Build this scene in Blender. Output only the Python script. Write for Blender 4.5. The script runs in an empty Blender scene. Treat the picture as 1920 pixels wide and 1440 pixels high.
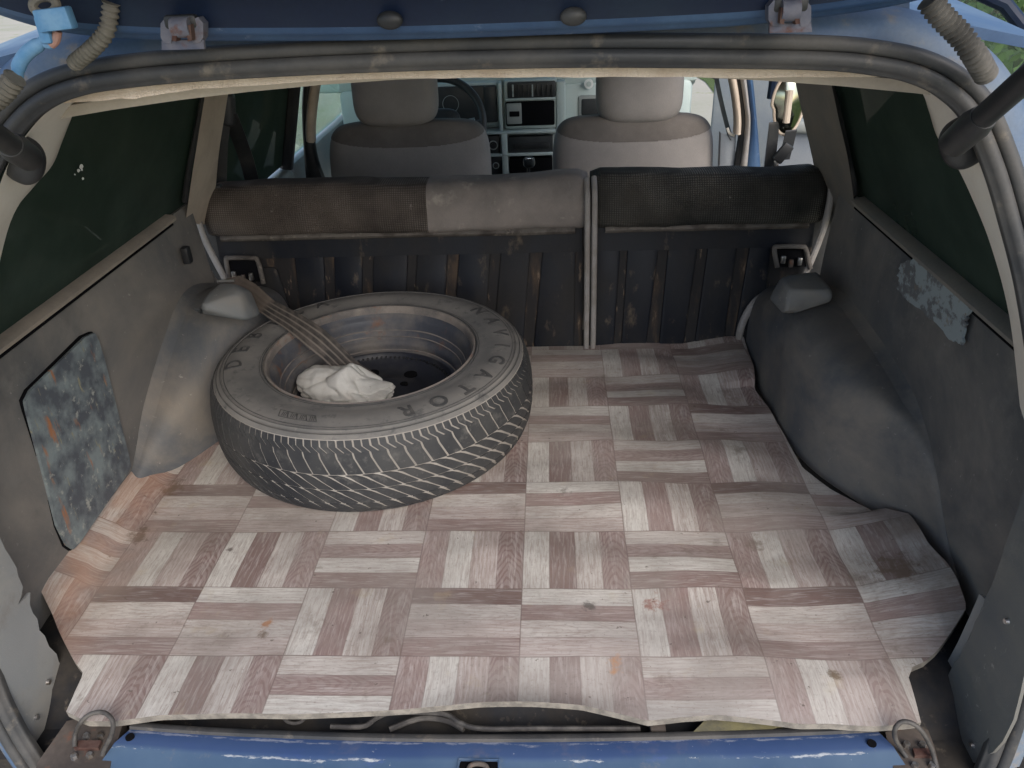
import bpy, bmesh, math, random
from mathutils import Vector, Matrix, noise as mnoise
random.seed(7)
D = bpy.data; S = bpy.context.scene; COL = S.collection
rad = math.radians

# ------------------------------------------------------------------ camera
F_PX = 1440.0
PITCH, YAW, ROLL = 0.5262, -0.0628, 0.0441
CAM = Vector((0.05176, -0.72181, 0.85399))
def cam_axes():
    cy, sy, cp, sp = math.cos(YAW), math.sin(YAW), math.cos(PITCH), math.sin(PITCH)
    f = Vector((sy*cp, cy*cp, -sp)); r = Vector((cy, -sy, 0)); d = f.cross(r)
    cr, sr = math.cos(ROLL), math.sin(ROLL)
    return cr*r+sr*d, -sr*r+cr*d, f
RT, DN, FW = cam_axes()
cd = D.cameras.new('camera'); cam = D.objects.new('camera', cd); COL.objects.link(cam)
m = Matrix((RT, -DN, -FW)).transposed().to_4x4(); m.translation = CAM
cam.matrix_world = m
cd.sensor_width = 36; cd.lens = 36*F_PX/1920; cd.clip_start = 0.02; cd.clip_end = 500
S.camera = cam
S.render.resolution_x = 1024; S.render.resolution_y = 768

# ------------------------------------------------------------------ sky and sun
SUN_EL, SUN_AZ = 40, 154          # azimuth in degrees clockwise from +y; behind the camera, slightly right
w = D.worlds.new('World'); S.world = w; w.use_nodes = True
wn = w.node_tree; bg = wn.nodes['Background']
sky = wn.nodes.new('ShaderNodeTexSky'); sky.sky_type = 'NISHITA'; sky.sun_disc = False
sky.sun_elevation = rad(SUN_EL); sky.sun_rotation = rad(SUN_AZ)
sky.air_density = 1.0; sky.dust_density = 2.2; sky.ozone_density = 0.8
wn.links.new(sky.outputs[0], bg.inputs[0]); bg.inputs[1].default_value = 0.15
sl = D.lights.new('sun', 'SUN'); sl.energy = 1.1; sl.angle = rad(45); sl.color = (1, .975, .945)
so = D.objects.new('sun', sl); COL.objects.link(so)
sd = Vector((math.sin(rad(SUN_AZ))*math.cos(rad(SUN_EL)), math.cos(rad(SUN_AZ))*math.cos(rad(SUN_EL)), math.sin(rad(SUN_EL))))
so.rotation_euler = sd.to_track_quat('Z', 'Y').to_euler()
vs = S.view_settings; vs.view_transform = 'Standard'; vs.look = 'None'; vs.exposure = 0.9; vs.gamma = 1
S.render.engine = 'CYCLES'
S.cycles.max_bounces = 6; S.cycles.diffuse_bounces = 4; S.cycles.glossy_bounces = 2; S.cycles.transparent_max_bounces = 12

# ------------------------------------------------------------------ measuring helpers
# line of sight of one point of the photograph met with a real plane of the car
def ray(u, v): return RT*((u-960)/F_PX) + DN*((v-720)/F_PX) + FW
def px(u, v, x=None, y=None, z=None):
    d = ray(u, v)
    for i, k in enumerate((x, y, z)):
        if k is not None: return CAM + d*((k-CAM[i])/d[i])
def pl(u, v, p, n):
    d = ray(u, v); n = Vector(n); return CAM + d*((Vector(p)-CAM).dot(n)/d.dot(n))
XL, XR, SILLZ = -0.73, 0.65, 0.386
def opening(u, v, off=0.0): return pl(u, v, (0, -.11+off, 0), (0, 1, -.25))
def glassL(u, v, off=0.0): return pl(u, v, (XL+off, 0, SILLZ), (1, 0, -.44))
def glassR(u, v, off=0.0): return pl(u, v, (XR-off, 0, SILLZ), (1, 0, .44))

# ------------------------------------------------------------------ mesh helpers
class MB:
    def __init__(s): s.v = []; s.f = []
    def add(s, vs, fs):
        o = len(s.v); s.v += [Vector(a) for a in vs]; s.f += [tuple(i+o for i in f) for f in fs]; return s
    def box(s, c, sz, bev=0.0, seg=2, rot=None):
        bm = bmesh.new(); bmesh.ops.create_cube(bm, size=1)
        bmesh.ops.scale(bm, vec=sz, verts=bm.verts)
        if bev: bmesh.ops.bevel(bm, geom=bm.edges[:], offset=bev, segments=seg, profile=.5, affect='EDGES')
        if rot: bmesh.ops.rotate(bm, cent=(0, 0, 0), matrix=rot, verts=bm.verts)
        return s.bm(bm, Vector(c))
    def bm(s, bm, off=Vector()):
        bm.verts.index_update()
        s.add([v.co+off for v in bm.verts], [[v.index for v in f.verts] for f in bm.faces]); bm.free(); return s
    def tube(s, pts, r, n=10, closed=False, cap=True, sx=1.0):
        pts = [Vector(p) for p in pts]; rr = r if isinstance(r, (list, tuple)) else [r]*len(pts)
        N = len(pts); vs = []; prev = None
        for i, p in enumerate(pts):
            a = pts[(i-1) % N] if (closed or i) else p; b = pts[(i+1) % N] if (closed or i < N-1) else p
            t = (b-a).normalized()
            if prev is None: prev = t.orthogonal().normalized()
            prev = (prev - t*prev.dot(t)).normalized(); q = t.cross(prev)
            for k in range(n):
                an = 2*math.pi*k/n; vs.append(p+(prev*math.cos(an)*sx+q*math.sin(an))*rr[i])
        fs = []
        for i in range(N if closed else N-1):
            for k in range(n):
                fs.append((i*n+k, i*n+(k+1) % n, ((i+1) % N)*n+(k+1) % n, ((i+1) % N)*n+k))
        if cap and not closed: fs += [tuple(range(n))[::-1], tuple((N-1)*n+k for k in range(n))]
        return s.add(vs, fs)
    def lathe(s, prof, c, n=96):
        c = Vector(c); vs = []; fs = []; L = len(prof)
        for i in range(n):
            a = 2*math.pi*i/n
            for r, z in prof: vs.append(c+Vector((r*math.cos(a), r*math.sin(a), z)))
        for i in range(n):
            j = (i+1) % n
            for k in range(L-1): fs.append((i*L+k, j*L+k, j*L+k+1, i*L+k+1))
        return s.add(vs, fs)
    def prism(s, poly, vec):
        vec = Vector(vec); n = len(poly); p = [Vector(a) for a in poly]
        return s.add(p+[a+vec for a in p], [tuple(range(n))[::-1], tuple(range(n, 2*n))]+[(i, (i+1) % n, n+(i+1) % n, n+i) for i in range(n)])
    def grid(s, rows, thick=None):
        R_, C_ = len(rows), len(rows[0])
        vs = [Vector(p) for r in rows for p in r]
        fs = [(i*C_+j, i*C_+j+1, (i+1)*C_+j+1, (i+1)*C_+j) for i in range(R_-1) for j in range(C_-1)]
        if thick is None: return s.add(vs, fs)
        t = Vector(thick); n = R_*C_
        v2 = [p+t for p in vs]; f2 = [tuple(a+n for a in f)[::-1] for f in fs]
        b = [j for j in range(C_)]+[i*C_+C_-1 for i in range(1, R_)]+[(R_-1)*C_+j for j in range(C_-2, -1, -1)]+[i*C_ for i in range(R_-2, 0, -1)]
        side = [(b[k], b[(k+1) % len(b)], b[(k+1) % len(b)]+n, b[k]+n) for k in range(len(b))]
        return s.add(vs+v2, fs+f2+side)
    def sell(s, c, r, e1=.4, e2=.4, nu=40, nv=24, rot=None):
        def sp(x, e): return math.copysign(abs(x)**e, x)
        vs = []; c = Vector(c)
        for i in range(nv+1):
            ph = -math.pi/2+math.pi*i/nv
            for j in range(nu):
                t = 2*math.pi*j/nu
                p = Vector((r[0]*sp(math.cos(ph), e1)*sp(math.cos(t), e2), r[1]*sp(math.cos(ph), e1)*sp(math.sin(t), e2), r[2]*sp(math.sin(ph), e1)))
                vs.append(c+(rot @ p if rot else p))
        fs = [(i*nu+j, i*nu+(j+1) % nu, (i+1)*nu+(j+1) % nu, (i+1)*nu+j) for i in range(nv) for j in range(nu)]
        return s.add(vs, fs)
    def cyl(s, a, b, r, n=20, r2=None):
        a, b = Vector(a), Vector(b); t = (b-a).normalized(); o = t.orthogonal().normalized(); q = t.cross(o); r2 = r if r2 is None else r2
        vs = [a+(o*math.cos(2*math.pi*k/n)+q*math.sin(2*math.pi*k/n))*r for k in range(n)]+[b+(o*math.cos(2*math.pi*k/n)+q*math.sin(2*math.pi*k/n))*r2 for k in range(n)]
        return s.add(vs, [tuple(range(n))[::-1], tuple(range(n, 2*n))]+[(k, (k+1) % n, n+(k+1) % n, n+k) for k in range(n)])
    def build(s, name, mat, parent=None, smooth=35, uv=None):
        if parent is not None: off = Vector(parent['base'])
        else:
            xs = [p.x for p in s.v]; ys = [p.y for p in s.v]; zs = [p.z for p in s.v]
            off = Vector(((min(xs)+max(xs))/2, (min(ys)+max(ys))/2, min(zs)))
        me = D.meshes.new(name); me.from_pydata([p-off for p in s.v], [], s.f); me.validate()
        bm = bmesh.new(); bm.from_mesh(me); bmesh.ops.remove_doubles(bm, verts=bm.verts, dist=1e-6)
        bmesh.ops.recalc_face_normals(bm, faces=bm.faces); bm.to_mesh(me); bm.free()
        if smooth:
            me.shade_smooth(); me.set_sharp_from_angle(angle=rad(smooth))
        o = D.objects.new(name, me); COL.objects.link(o); me.materials.append(mat)
        if parent is not None:
            o.parent = parent
            if parent.type == 'MESH': o['base'] = parent['base']
        else: o.location = off
        o['base'] = tuple(off)
        return o
def thing(name, label, cat, loc, group=None):
    o = D.objects.new(name, None); COL.objects.link(o); o.location = loc; o.empty_display_size = .05
    o['base'] = tuple(loc); return tag(o, label, cat, group)
def tag(o, label, cat, group=None):
    o['label'] = label; o['category'] = cat
    if group: o['group'] = group
    return o
def struct(o): o['kind'] = 'structure'; return o
def spline(pts, n=8, closed=False):
    pts = [Vector(p) for p in pts]; out = []; N = len(pts)
    for i in range(N if closed else N-1):
        g = lambda k: pts[k % N] if closed else pts[max(0, min(N-1, k))]
        a, b, c, d = g(i-1), g(i), g(i+1), g(i+2)
        for k in range(n):
            t = k/n
            out.append(.5*((2*b)+(c-a)*t+(2*a-5*b+4*c-d)*t*t+(3*b-a-3*c+d)*t**3))
    if not closed: out.append(pts[-1])
    return out
def interp(tab, x):
    if x <= tab[0][0]: return tab[0][1]
    for (a, b), (c, d) in zip(tab, tab[1:]):
        if x <= c:
            t = (x-a)/(c-a); t = t*t*(3-2*t); return b+(d-b)*t
    return tab[-1][1]
def smooth_tab(tab, x):
    # average of piecewise-linear values over a window, gives a soft curve without ripples
    def li(q):
        if q <= tab[0][0]: return tab[0][1]
        for (a, b), (c, d) in zip(tab, tab[1:]):
            if q <= c: return b+(d-b)*(q-a)/(c-a)
        return tab[-1][1]
    return sum(li(x+o*.012) for o in range(-5, 6))/11
def fbm(p, sc=1.0, o=3): return mnoise.fractal(Vector(p)*sc, 1.0, 2.0, o)

# ------------------------------------------------------------------ material helpers
class NT:
    def __init__(s, name):
        s.m = D.materials.new(name); s.m.use_nodes = True; s.t = s.m.node_tree; s.b = s.t.nodes['Principled BSDF']
        s.tc = s.t.nodes.new('ShaderNodeTexCoord')
    def n(s, ty, **k):
        x = s.t.nodes.new(ty)
        for a, b in k.items(): setattr(x, a, b)
        return x
    def put(s, sock, val):
        if hasattr(val, 'is_linked') or isinstance(val, bpy.types.NodeSocket): s.t.links.new(val, sock)
        else: sock.default_value = val
    def math(s, op, a, b=None, c=None, clamp=False):
        x = s.n('ShaderNodeMath', operation=op); x.use_clamp = clamp
        for i, q in enumerate((a, b, c)):
            if q is not None: s.put(x.inputs[i], q)
        return x.outputs[0]
    def mixc(s, f, a, b, mode='MIX'):
        x = s.n('ShaderNodeMix', data_type='RGBA', blend_type=mode)
        s.put(x.inputs[0], f); s.put(x.inputs[6], a if isinstance(a, bpy.types.NodeSocket) else (*a, 1)); s.put(x.inputs[7], b if isinstance(b, bpy.types.NodeSocket) else (*b, 1))
        return x.outputs[2]
    def vec(s, x=0, y=0, z=0):
        c = s.n('ShaderNodeCombineXYZ')
        for i, q in enumerate((x, y, z)): s.put(c.inputs[i], q)
        return c.outputs[0]
    def sep(s, v): c = s.n('ShaderNodeSeparateXYZ'); s.put(c.inputs[0], v); return c.outputs
    def mapv(s, v, sc=(1, 1, 1), loc=(0, 0, 0), rot=(0, 0, 0)):
        c = s.n('ShaderNodeMapping'); s.put(c.inputs[0], v); c.inputs[1].default_value = loc; c.inputs[2].default_value = rot; c.inputs[3].default_value = sc; return c.outputs[0]
    def noise(s, v, sc, det=4, ro=.55, dist=0):
        c = s.n('ShaderNodeTexNoise'); s.put(c.inputs['Vector'], v); s.put(c.inputs['Scale'], sc); c.inputs['Detail'].default_value = det; c.inputs['Roughness'].default_value = ro; c.inputs['Distortion'].default_value = dist
        return c.outputs[0]
    def range(s, v, lo, hi, a=0., b=1.):
        c = s.n('ShaderNodeMapRange'); s.put(c.inputs[0], v); s.put(c.inputs[1], lo); s.put(c.inputs[2], hi); c.inputs[3].default_value = a; c.inputs[4].default_value = b; return c.outputs[0]
    def bump(s, h, st=.3, d=.002):
        c = s.n('ShaderNodeBump'); c.inputs['Strength'].default_value = st; c.inputs['Distance'].default_value = d; s.put(c.inputs['Height'], h); s.t.links.new(c.outputs[0], s.b.inputs['Normal']); return c
    def out(s, col=None, rough=None, spec=None, metal=None):
        if col is not None: s.put(s.b.inputs['Base Color'], col if isinstance(col, bpy.types.NodeSocket) else (*col, 1))
        if rough is not None: s.put(s.b.inputs['Roughness'], rough)
        if spec is not None: s.put(s.b.inputs['Specular IOR Level'], spec)
        if metal is not None: s.put(s.b.inputs['Metallic'], metal)
        return s.m
def worn(name, c1, c2=None, sc=6, lo=.42, hi=.62, c3=None, sc3=40, lo3=.58, hi3=.68, rough=.6, rough2=None, spec=.35, metal=0, bst=.15, bsc=260, stretch=(1, 1, 1), bd=.001):
    """c1 base, c2 dust in soft patches, c3 small marks"""
    t = NT(name); v = t.mapv(t.tc.outputs['Object'], stretch)
    col = t.n('ShaderNodeRGB').outputs[0]; col.default_value = (*c1, 1)
    if c2:
        f = t.range(t.noise(v, sc, 6, .6), lo, hi); col = t.mixc(f, col, c2)
        if rough2 is not None: rough = t.math('MULTIPLY_ADD', f, rough2-rough, rough)
    if c3: col = t.mixc(t.range(t.noise(v, sc3, 5, .65), lo3, hi3), col, c3)
    fine = t.noise(t.tc.outputs['Object'], bsc, 3, .6)
    col = t.mixc(.25, col, t.mixc(fine, (.25, .25, .25), (1, 1, 1)), 'SOFT_LIGHT')
    t.bump(fine, bst, bd)
    return t.out(col, rough, spec, metal)

M = {}
M['trim'] = worn('trim_plastic', (.135, .14, .147), (.20, .188, .172), 3.2, .4, .68, (.26, .235, .205), 34, .62, .8, .55, .75, bst=.25, bsc=420)
M['arch'] = worn('arch_plastic', (.135, .142, .15), (.215, .19, .165), 4.5, .38, .66, (.25, .225, .2), 40, .62, .8, .55, .75, bst=.25, bsc=420)
M['cap'] = worn('cap_plastic', (.15, .165, .175), (.2, .195, .18), 12, .45, .65, None, rough=.55, bst=.2, bsc=420)
M['corner'] = worn('corner_plastic', (.23, .235, .24), (.30, .29, .265), 9, .4, .65, (.2, .13, .09), 16, .66, .74, .5, .7, bst=.12, bsc=300)
M['corner_d'] = worn('corner_plastic_dark', (.13, .135, .135), (.19, .18, .16), 8, .4, .65, (.3, .28, .25), 46, .68, .76, .5, .7, bst=.12, bsc=300)
M['cream'] = worn('cream_trim', (.72, .68, .61), (.58, .52, .45), 7, .5, .8, rough=.6, bst=.08)
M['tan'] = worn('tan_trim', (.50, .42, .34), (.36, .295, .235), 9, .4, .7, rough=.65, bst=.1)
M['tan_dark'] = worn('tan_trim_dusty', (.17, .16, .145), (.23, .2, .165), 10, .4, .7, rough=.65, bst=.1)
M['sillstrip'] = worn('sill_strip', (.22, .19, .16), (.32, .27, .22), 9, .4, .7, rough=.7, bst=.1)
M['black'] = worn('black_plastic', (.018, .019, .021), (.04, .04, .04), 14, .45, .7, rough=.45, bst=.1)
M['hole'] = worn('dark_hollow', (.006, .006, .007), rough=.9, spec=.05)
M['rubber'] = worn('seal_rubber', (.036, .038, .041), (.085, .08, .074), 9, .42, .68, (.15, .13, .105), 24, .60, .74, .5, .7, bst=.15)
M['felt'] = worn('felt_edge', (.52, .42, .33), (.66, .57, .47), 18, .35, .65, (.3, .24, .18), 34, .62, .72, .95, bst=.6, bsc=320, bd=.003)
M['headliner'] = worn('headliner_cloth', (.5, .46, .4), (.42, .38, .33), 6, rough=.95, bst=.3)
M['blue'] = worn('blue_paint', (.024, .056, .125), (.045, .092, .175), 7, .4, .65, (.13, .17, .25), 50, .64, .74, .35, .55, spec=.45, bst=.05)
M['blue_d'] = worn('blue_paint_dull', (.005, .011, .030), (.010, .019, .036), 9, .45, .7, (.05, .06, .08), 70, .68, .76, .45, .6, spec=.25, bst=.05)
M['blue_l'] = worn('blue_paint_dusty', (.060, .105, .185), (.13, .16, .20), 10, .40, .62, (.22, .185, .15), 20, .58, .72, .5, .7, bst=.1)
M['hinge'] = worn('hinge_steel', (.07, .08, .115), (.125, .125, .15), 40, .4, .6, (.10, .05, .04), 42, .58, .68, .45, .7, bst=.25)
M['navy'] = worn('navy_steel', (.0075, .0095, .015), (.022, .021, .021), 8, .42, .66, (.085, .068, .052), 34, .60, .74, .5, .75, spec=.22, bst=.25, bsc=120, stretch=(1, 1, .5))
M['rust'] = worn('rusty_steel', (.014, .013, .014), (.060, .042, .030), 22, .50, .66, (.20, .145, .105), 44, .60, .70, .75, .85, bst=.35, bsc=160, stretch=(1.6, 1, .35))
M['rail'] = worn('dusty_rail', (.125, .112, .10), (.055, .047, .042), 20, .46, .62, (.24, .215, .185), 46, .60, .72, .7, bst=.3)
M['piping'] = worn('grey_piping', (.26, .245, .235), (.20, .18, .16), 14, .45, .65, rough=.85, bst=.4, bsc=300)
M['steel'] = worn('bare_steel', (.5, .5, .5), (.3, .25, .2), 60, .45, .6, rough=.35, metal=.9)
M['brown'] = worn('grimy_metal', (.055, .045, .039), (.11, .09, .075), 18, .4, .65, (.15, .075, .05), 40, .56, .68, .6, .8, bst=.4, bsc=140)
M['redrust'] = worn('red_rust', (.055, .024, .019), (.085, .05, .04), 60, .4, .6, rough=.8, bst=.3)
M['wire'] = worn('grimy_wire', (.040, .037, .035), (.085, .078, .07), 50, .4, .6, rough=.6)
M['seatgrey'] = worn('grey_velour', (.195, .183, .176), (.25, .233, .222), 5, .36, .68, rough=.95, spec=.15, bst=.5, bsc=420)
M['seatdark'] = worn('dark_velour', (.105, .095, .088), (.14, .125, .115), 9, .4, .66, rough=.95, spec=.15, bst=.4, bsc=500)
M['dash'] = worn('dash_plastic', (.42, .50, .49), (.46, .52, .50), 6, rough=.5, bst=.05)
M['dash2'] = worn('dash_plastic_grey', (.26, .29, .285), (.30, .315, .30), 9, rough=.5, bst=.05)
M['dashd'] = worn('dash_dark', (.03, .033, .035), (.045, .047, .049), 9, rough=.4)
M['door'] = worn('door_panel', (.20, .225, .26), (.24, .26, .28), 6, rough=.6, bst=.05)
M['doorL'] = worn('door_panel_dusty', (.26, .30, .305), (.33, .33, .32), 10, rough=.5, bst=.05)
M['webbing'] = None
M['hose'] = worn('dusty_hose', (.10, .095, .078), (.18, .165, .138), 24, .4, .6, (.07, .065, .055), 60, .58, .68, rough=.8, bst=.3)
M['hosed'] = worn('dusty_hose_dark', (.065, .062, .056), (.13, .122, .108), 30, .4, .6, rough=.8, bst=.2)
M['sky_blue'] = worn('blue_tape', (.095, .24, .43), (.16, .31, .48), 40, .4, .6, (.30, .27, .25), 60, .64, .74, .5, bst=.15)
M['felt_mat'] = worn('mat_backing', (.16, .145, .125), (.26, .235, .2), 60, .4, .6, rough=.95, bst=.6, bsc=400, bd=.002)
M['white'] = worn('white_plastic', (.75, .77, .76), rough=.4)
M['chrome'] = worn('chrome', (.8, .8, .8), rough=.12, metal=1.0, bst=0)
M['asphalt'] = worn('pale_ground', (.42, .38, .31), (.34, .33, .24), .6, .4, .65, (.25, .28, .12), 3, .6, .7, .95, bsc=30)

def plastic(name, base, dust, scuff, sc=2.6, lo=.42, hi=.66, dk=.75, rough=.52):
    t = NT(name); o = t.tc.outputs['Object']
    c = t.mixc(t.range(t.noise(o, 1.7, 4, .6), .35, .68), base, tuple(q*1.35 for q in base))
    f = t.range(t.noise(t.mapv(o, (1, 1, 1.25), loc=(3, 1, 2)), sc, 8, .66, .4), lo, hi); c = t.mixc(t.math('MULTIPLY', f, dk), c, dust)
    g = t.range(t.noise(t.mapv(o, loc=(7, 2, 5)), 11, 8, .72), .56, .74); c = t.mixc(t.math('MULTIPLY', g, .55), c, scuff)
    h = t.range(t.noise(t.mapv(o, (1, 9, 1), rot=(.7, 0, 0)), 30, 3, .6), .70, .76); c = t.mixc(t.math('MULTIPLY', h, .5), c, tuple(q*1.25 for q in scuff))
    k = t.range(t.noise(o, 90, 3, .6), .69, .74); c = t.mixc(t.math('MULTIPLY', k, .6), c, (.33, .31, .28))
    w = t.range(t.noise(t.mapv(o, loc=(1, 8, 4)), 6, 5, .6), .60, .72); c = t.mixc(t.math('MULTIPLY', w, .35), c, tuple(q*.55 for q in base))
    fine = t.noise(o, 480, 3, .6); t.bump(t.math('ADD', fine, t.math('MULTIPLY', t.noise(o, 18, 4, .6), 2.0)), .22, .0012)
    return t.out(c, t.math('MULTIPLY_ADD', f, .25, rough), .2)
M['trim'] = plastic('trim_plastic', (.085, .087, .090), (.235, .212, .185), (.205, .194, .178), lo=.34, hi=.62, dk=.9)
M['arch'] = plastic('arch_plastic', (.080, .085, .092), (.235, .205, .17), (.205, .192, .176), 3.2, dk=.9)
M['cap'] = plastic('cap_plastic', (.105, .118, .128), (.20, .185, .165), (.2, .2, .2), 6.0)
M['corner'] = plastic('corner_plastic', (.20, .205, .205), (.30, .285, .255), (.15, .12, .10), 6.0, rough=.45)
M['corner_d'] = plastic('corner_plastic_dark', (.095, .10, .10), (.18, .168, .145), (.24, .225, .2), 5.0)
def fabric_mat(name, c1, c2, speck, cell=.0052):
    t = NT(name); o = t.tc.outputs['Object']
    v = t.mapv(o, (1, 0, 1)); x, y, z = t.sep(o)
    # woven dots in offset rows
    def dots(ox):
        a = t.math('SINE', t.math('MULTIPLY', t.math('ADD', x, ox), math.pi/cell)); b = t.math('SINE', t.math('MULTIPLY', t.math('ADD', z, ox), math.pi/(cell*.8)))
        return t.math('MULTIPLY', a, b)
    d = t.math('ABSOLUTE', dots(0)); dm = t.range(d, .25, .8)
    dusty = t.range(t.noise(o, 9, 6, .65), .42, .68)
    base = t.mixc(t.range(t.noise(o, 5, 4, .6), .35, .68), c1, c2)
    col = t.mixc(t.math('MULTIPLY', dm, t.math('MULTIPLY_ADD', dusty, .5, .08)), base, speck)
    col = t.mixc(t.range(t.noise(t.mapv(o, (1, 1, .45)), 55, 5, .7), .70, .80), col, (.42, .40, .36))
    t.bump(d, .5, .0015)
    return t.out(col, .9, .15)
M['fab_brown'] = fabric_mat('woven_brown', (.040, .034, .031), (.10, .083, .072), (.23, .205, .185))
M['fab_black'] = fabric_mat('woven_black', (.017, .018, .0175), (.05, .046, .04), (.17, .165, .155))

def web_mat():
    t = NT('belt_webbing'); u = t.n('ShaderNodeUVMap').outputs[0]; x, y, z = t.sep(u)
    s = t.math('SINE', t.math('MULTIPLY', x, 2*math.pi*4.0))
    on = t.range(y, .27, .30)
    ln = t.range(s, .35, .85); col = t.mixc(on, (.125, .103, .088), t.mixc(ln, (.038, .035, .033), (.135, .118, .103)))
    col = t.mixc(t.range(t.noise(t.tc.outputs['Object'], 40, 4), .4, .8, 0, .5), col, (.20, .165, .14))
    t.bump(s, .4, .001)
    return t.out(col, .85, .2)
M['webbing'] = web_mat()

def tyre_mats():
    for nm, a, b, c in (('sidewall', (.125, .122, .117), (.20, .188, .172), (.075, .075, .075)), ('block', (.022, .024, .028), (.050, .050, .050), (.095, .092, .086)), ('groove', (.33, .305, .275), (.25, .23, .205), (.42, .39, .35))):
        t = NT('tyre_'+nm); o = t.tc.outputs['Object']
        col = t.mixc(t.range(t.noise(o, 7, 6, .62), .38, .64), a, b)
        col = t.mixc(t.range(t.noise(o, 32, 6, .7), .56, .72), col, c)
        col = t.mixc(t.range(t.noise(o, 120, 3, .7), .62, .78, 0, .5 if nm != 'block' else .25), col, (.27, .25, .22))
        t.bump(t.noise(o, 300, 3, .6), .2, .0006)
        M['ty_'+nm] = t.out(col, .62 if nm == 'block' else .8, .35 if nm == 'block' else .25)
tyre_mats()
M['ty_letter'] = worn('tyre_lettering', (.05, .05, .05), (.09, .085, .08), 50, .45, .7, rough=.7)
M['rim'] = worn('rim_steel', (.050, .054, .066), (.13, .118, .108), 11, .42, .64, (.14, .075, .05), 18, .58, .70, .5, .8, spec=.35, bst=.35, bsc=150)
M['rimlip'] = worn('rim_lip', (.19, .165, .145), (.10, .092, .088), 14, .42, .62, (.16, .095, .07), 30, .58, .70, .7, bst=.35)
M['disc'] = worn('wheel_disc', (.016, .018, .026), (.04, .04, .042), 18, .45, .7, rough=.5, bst=.2)
M['rag'] = worn('white_rag', (.54, .53, .495), (.42, .40, .365), 22, .42, .66, (.30, .27, .22), 60, .66, .76, .95, spec=.1, bst=.5, bsc=700, bd=.0015)

def panel_mat():   # smeared, scratched access lid
    t = NT('scratched_lid'); o = t.tc.outputs['Object']
    col = t.mixc(t.range(t.noise(o, 22, 6, .6), .42, .62), (.085, .095, .11), (.20, .235, .24))
    col = t.mixc(t.range(t.noise(o, 60, 4, .7), .6, .7), col, (.32, .33, .30))
    vd = t.mapv(o, (1, 5.0, 1.1), rot=(rad(-14), 0, 0))
    col = t.mixc(t.range(t.noise(vd, 9, 4, .6), .62, .70), col, (.33, .15, .075))
    col = t.mixc(t.range(t.noise(vd, 26, 3, .6), .66, .72), col, (.27, .25, .16))
    t.bump(t.noise(o, 90, 5, .6), .3, .001)
    return t.out(col, .5, .4)
M['lid'] = panel_mat()
def sticker_mat():
    t = NT('torn_sticker'); o = t.tc.outputs['Object']
    f = t.range(t.noise(t.mapv(o, (1, 1, 1.3)), 26, 7, .7), .50, .56)
    col = t.mixc(f, (.27, .31, .32), (.13, .135, .14))
    col = t.mixc(t.range(t.noise(o, 70, 4), .6, .72), col, (.20, .17, .14))
    return t.out(col, .6, .3)
M['sticker'] = sticker_mat()

def glass_mat(name, tint, refl=.06, rmax=.45, dlo=.18, dhi=.5, dcol=(.030, .055, .042)):
    t = NT(name); t.t.nodes.remove(t.b)
    tr = t.n('ShaderNodeBsdfTransparent'); tr.inputs[0].default_value = (*tint, 1)
    gl = t.n('ShaderNodeBsdfGlossy'); gl.inputs['Roughness'].default_value = .03; gl.inputs[0].default_value = (.9, .95, .92, 1)
    df = t.n('ShaderNodeBsdfDiffuse'); df.inputs[0].default_value = (*dcol, 1)
    lw = t.n('ShaderNodeLayerWeight'); lw.inputs[0].default_value = .25
    o = t.tc.outputs['Object']
    dirt = t.range(t.noise(o, 5, 6, .6), .35, .8, dlo, dhi)
    m0 = t.n('ShaderNodeMixShader'); t.put(m0.inputs[0], dirt); t.t.links.new(tr.outputs[0], m0.inputs[1]); t.t.links.new(df.outputs[0], m0.inputs[2])
    m1 = t.n('ShaderNodeMixShader'); t.put(m1.inputs[0], t.range(lw.outputs['Fresnel'], 0, 1, refl*.6, rmax)); t.t.links.new(m0.outputs[0], m1.inputs[1]); t.t.links.new(gl.outputs[0], m1.inputs[2])
    t.t.links.new(m1.outputs[0], t.t.nodes['Material Output'].inputs[0])
    return t.m
M['glass'] = glass_mat('tinted_glass', (.075, .11, .085), .03, .16, .42, .78, (.062, .090, .074))
M['glass_clear'] = glass_mat('door_glass', (.80, .90, .86), .06, .45, .0, .04, (.3, .32, .3))

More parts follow.
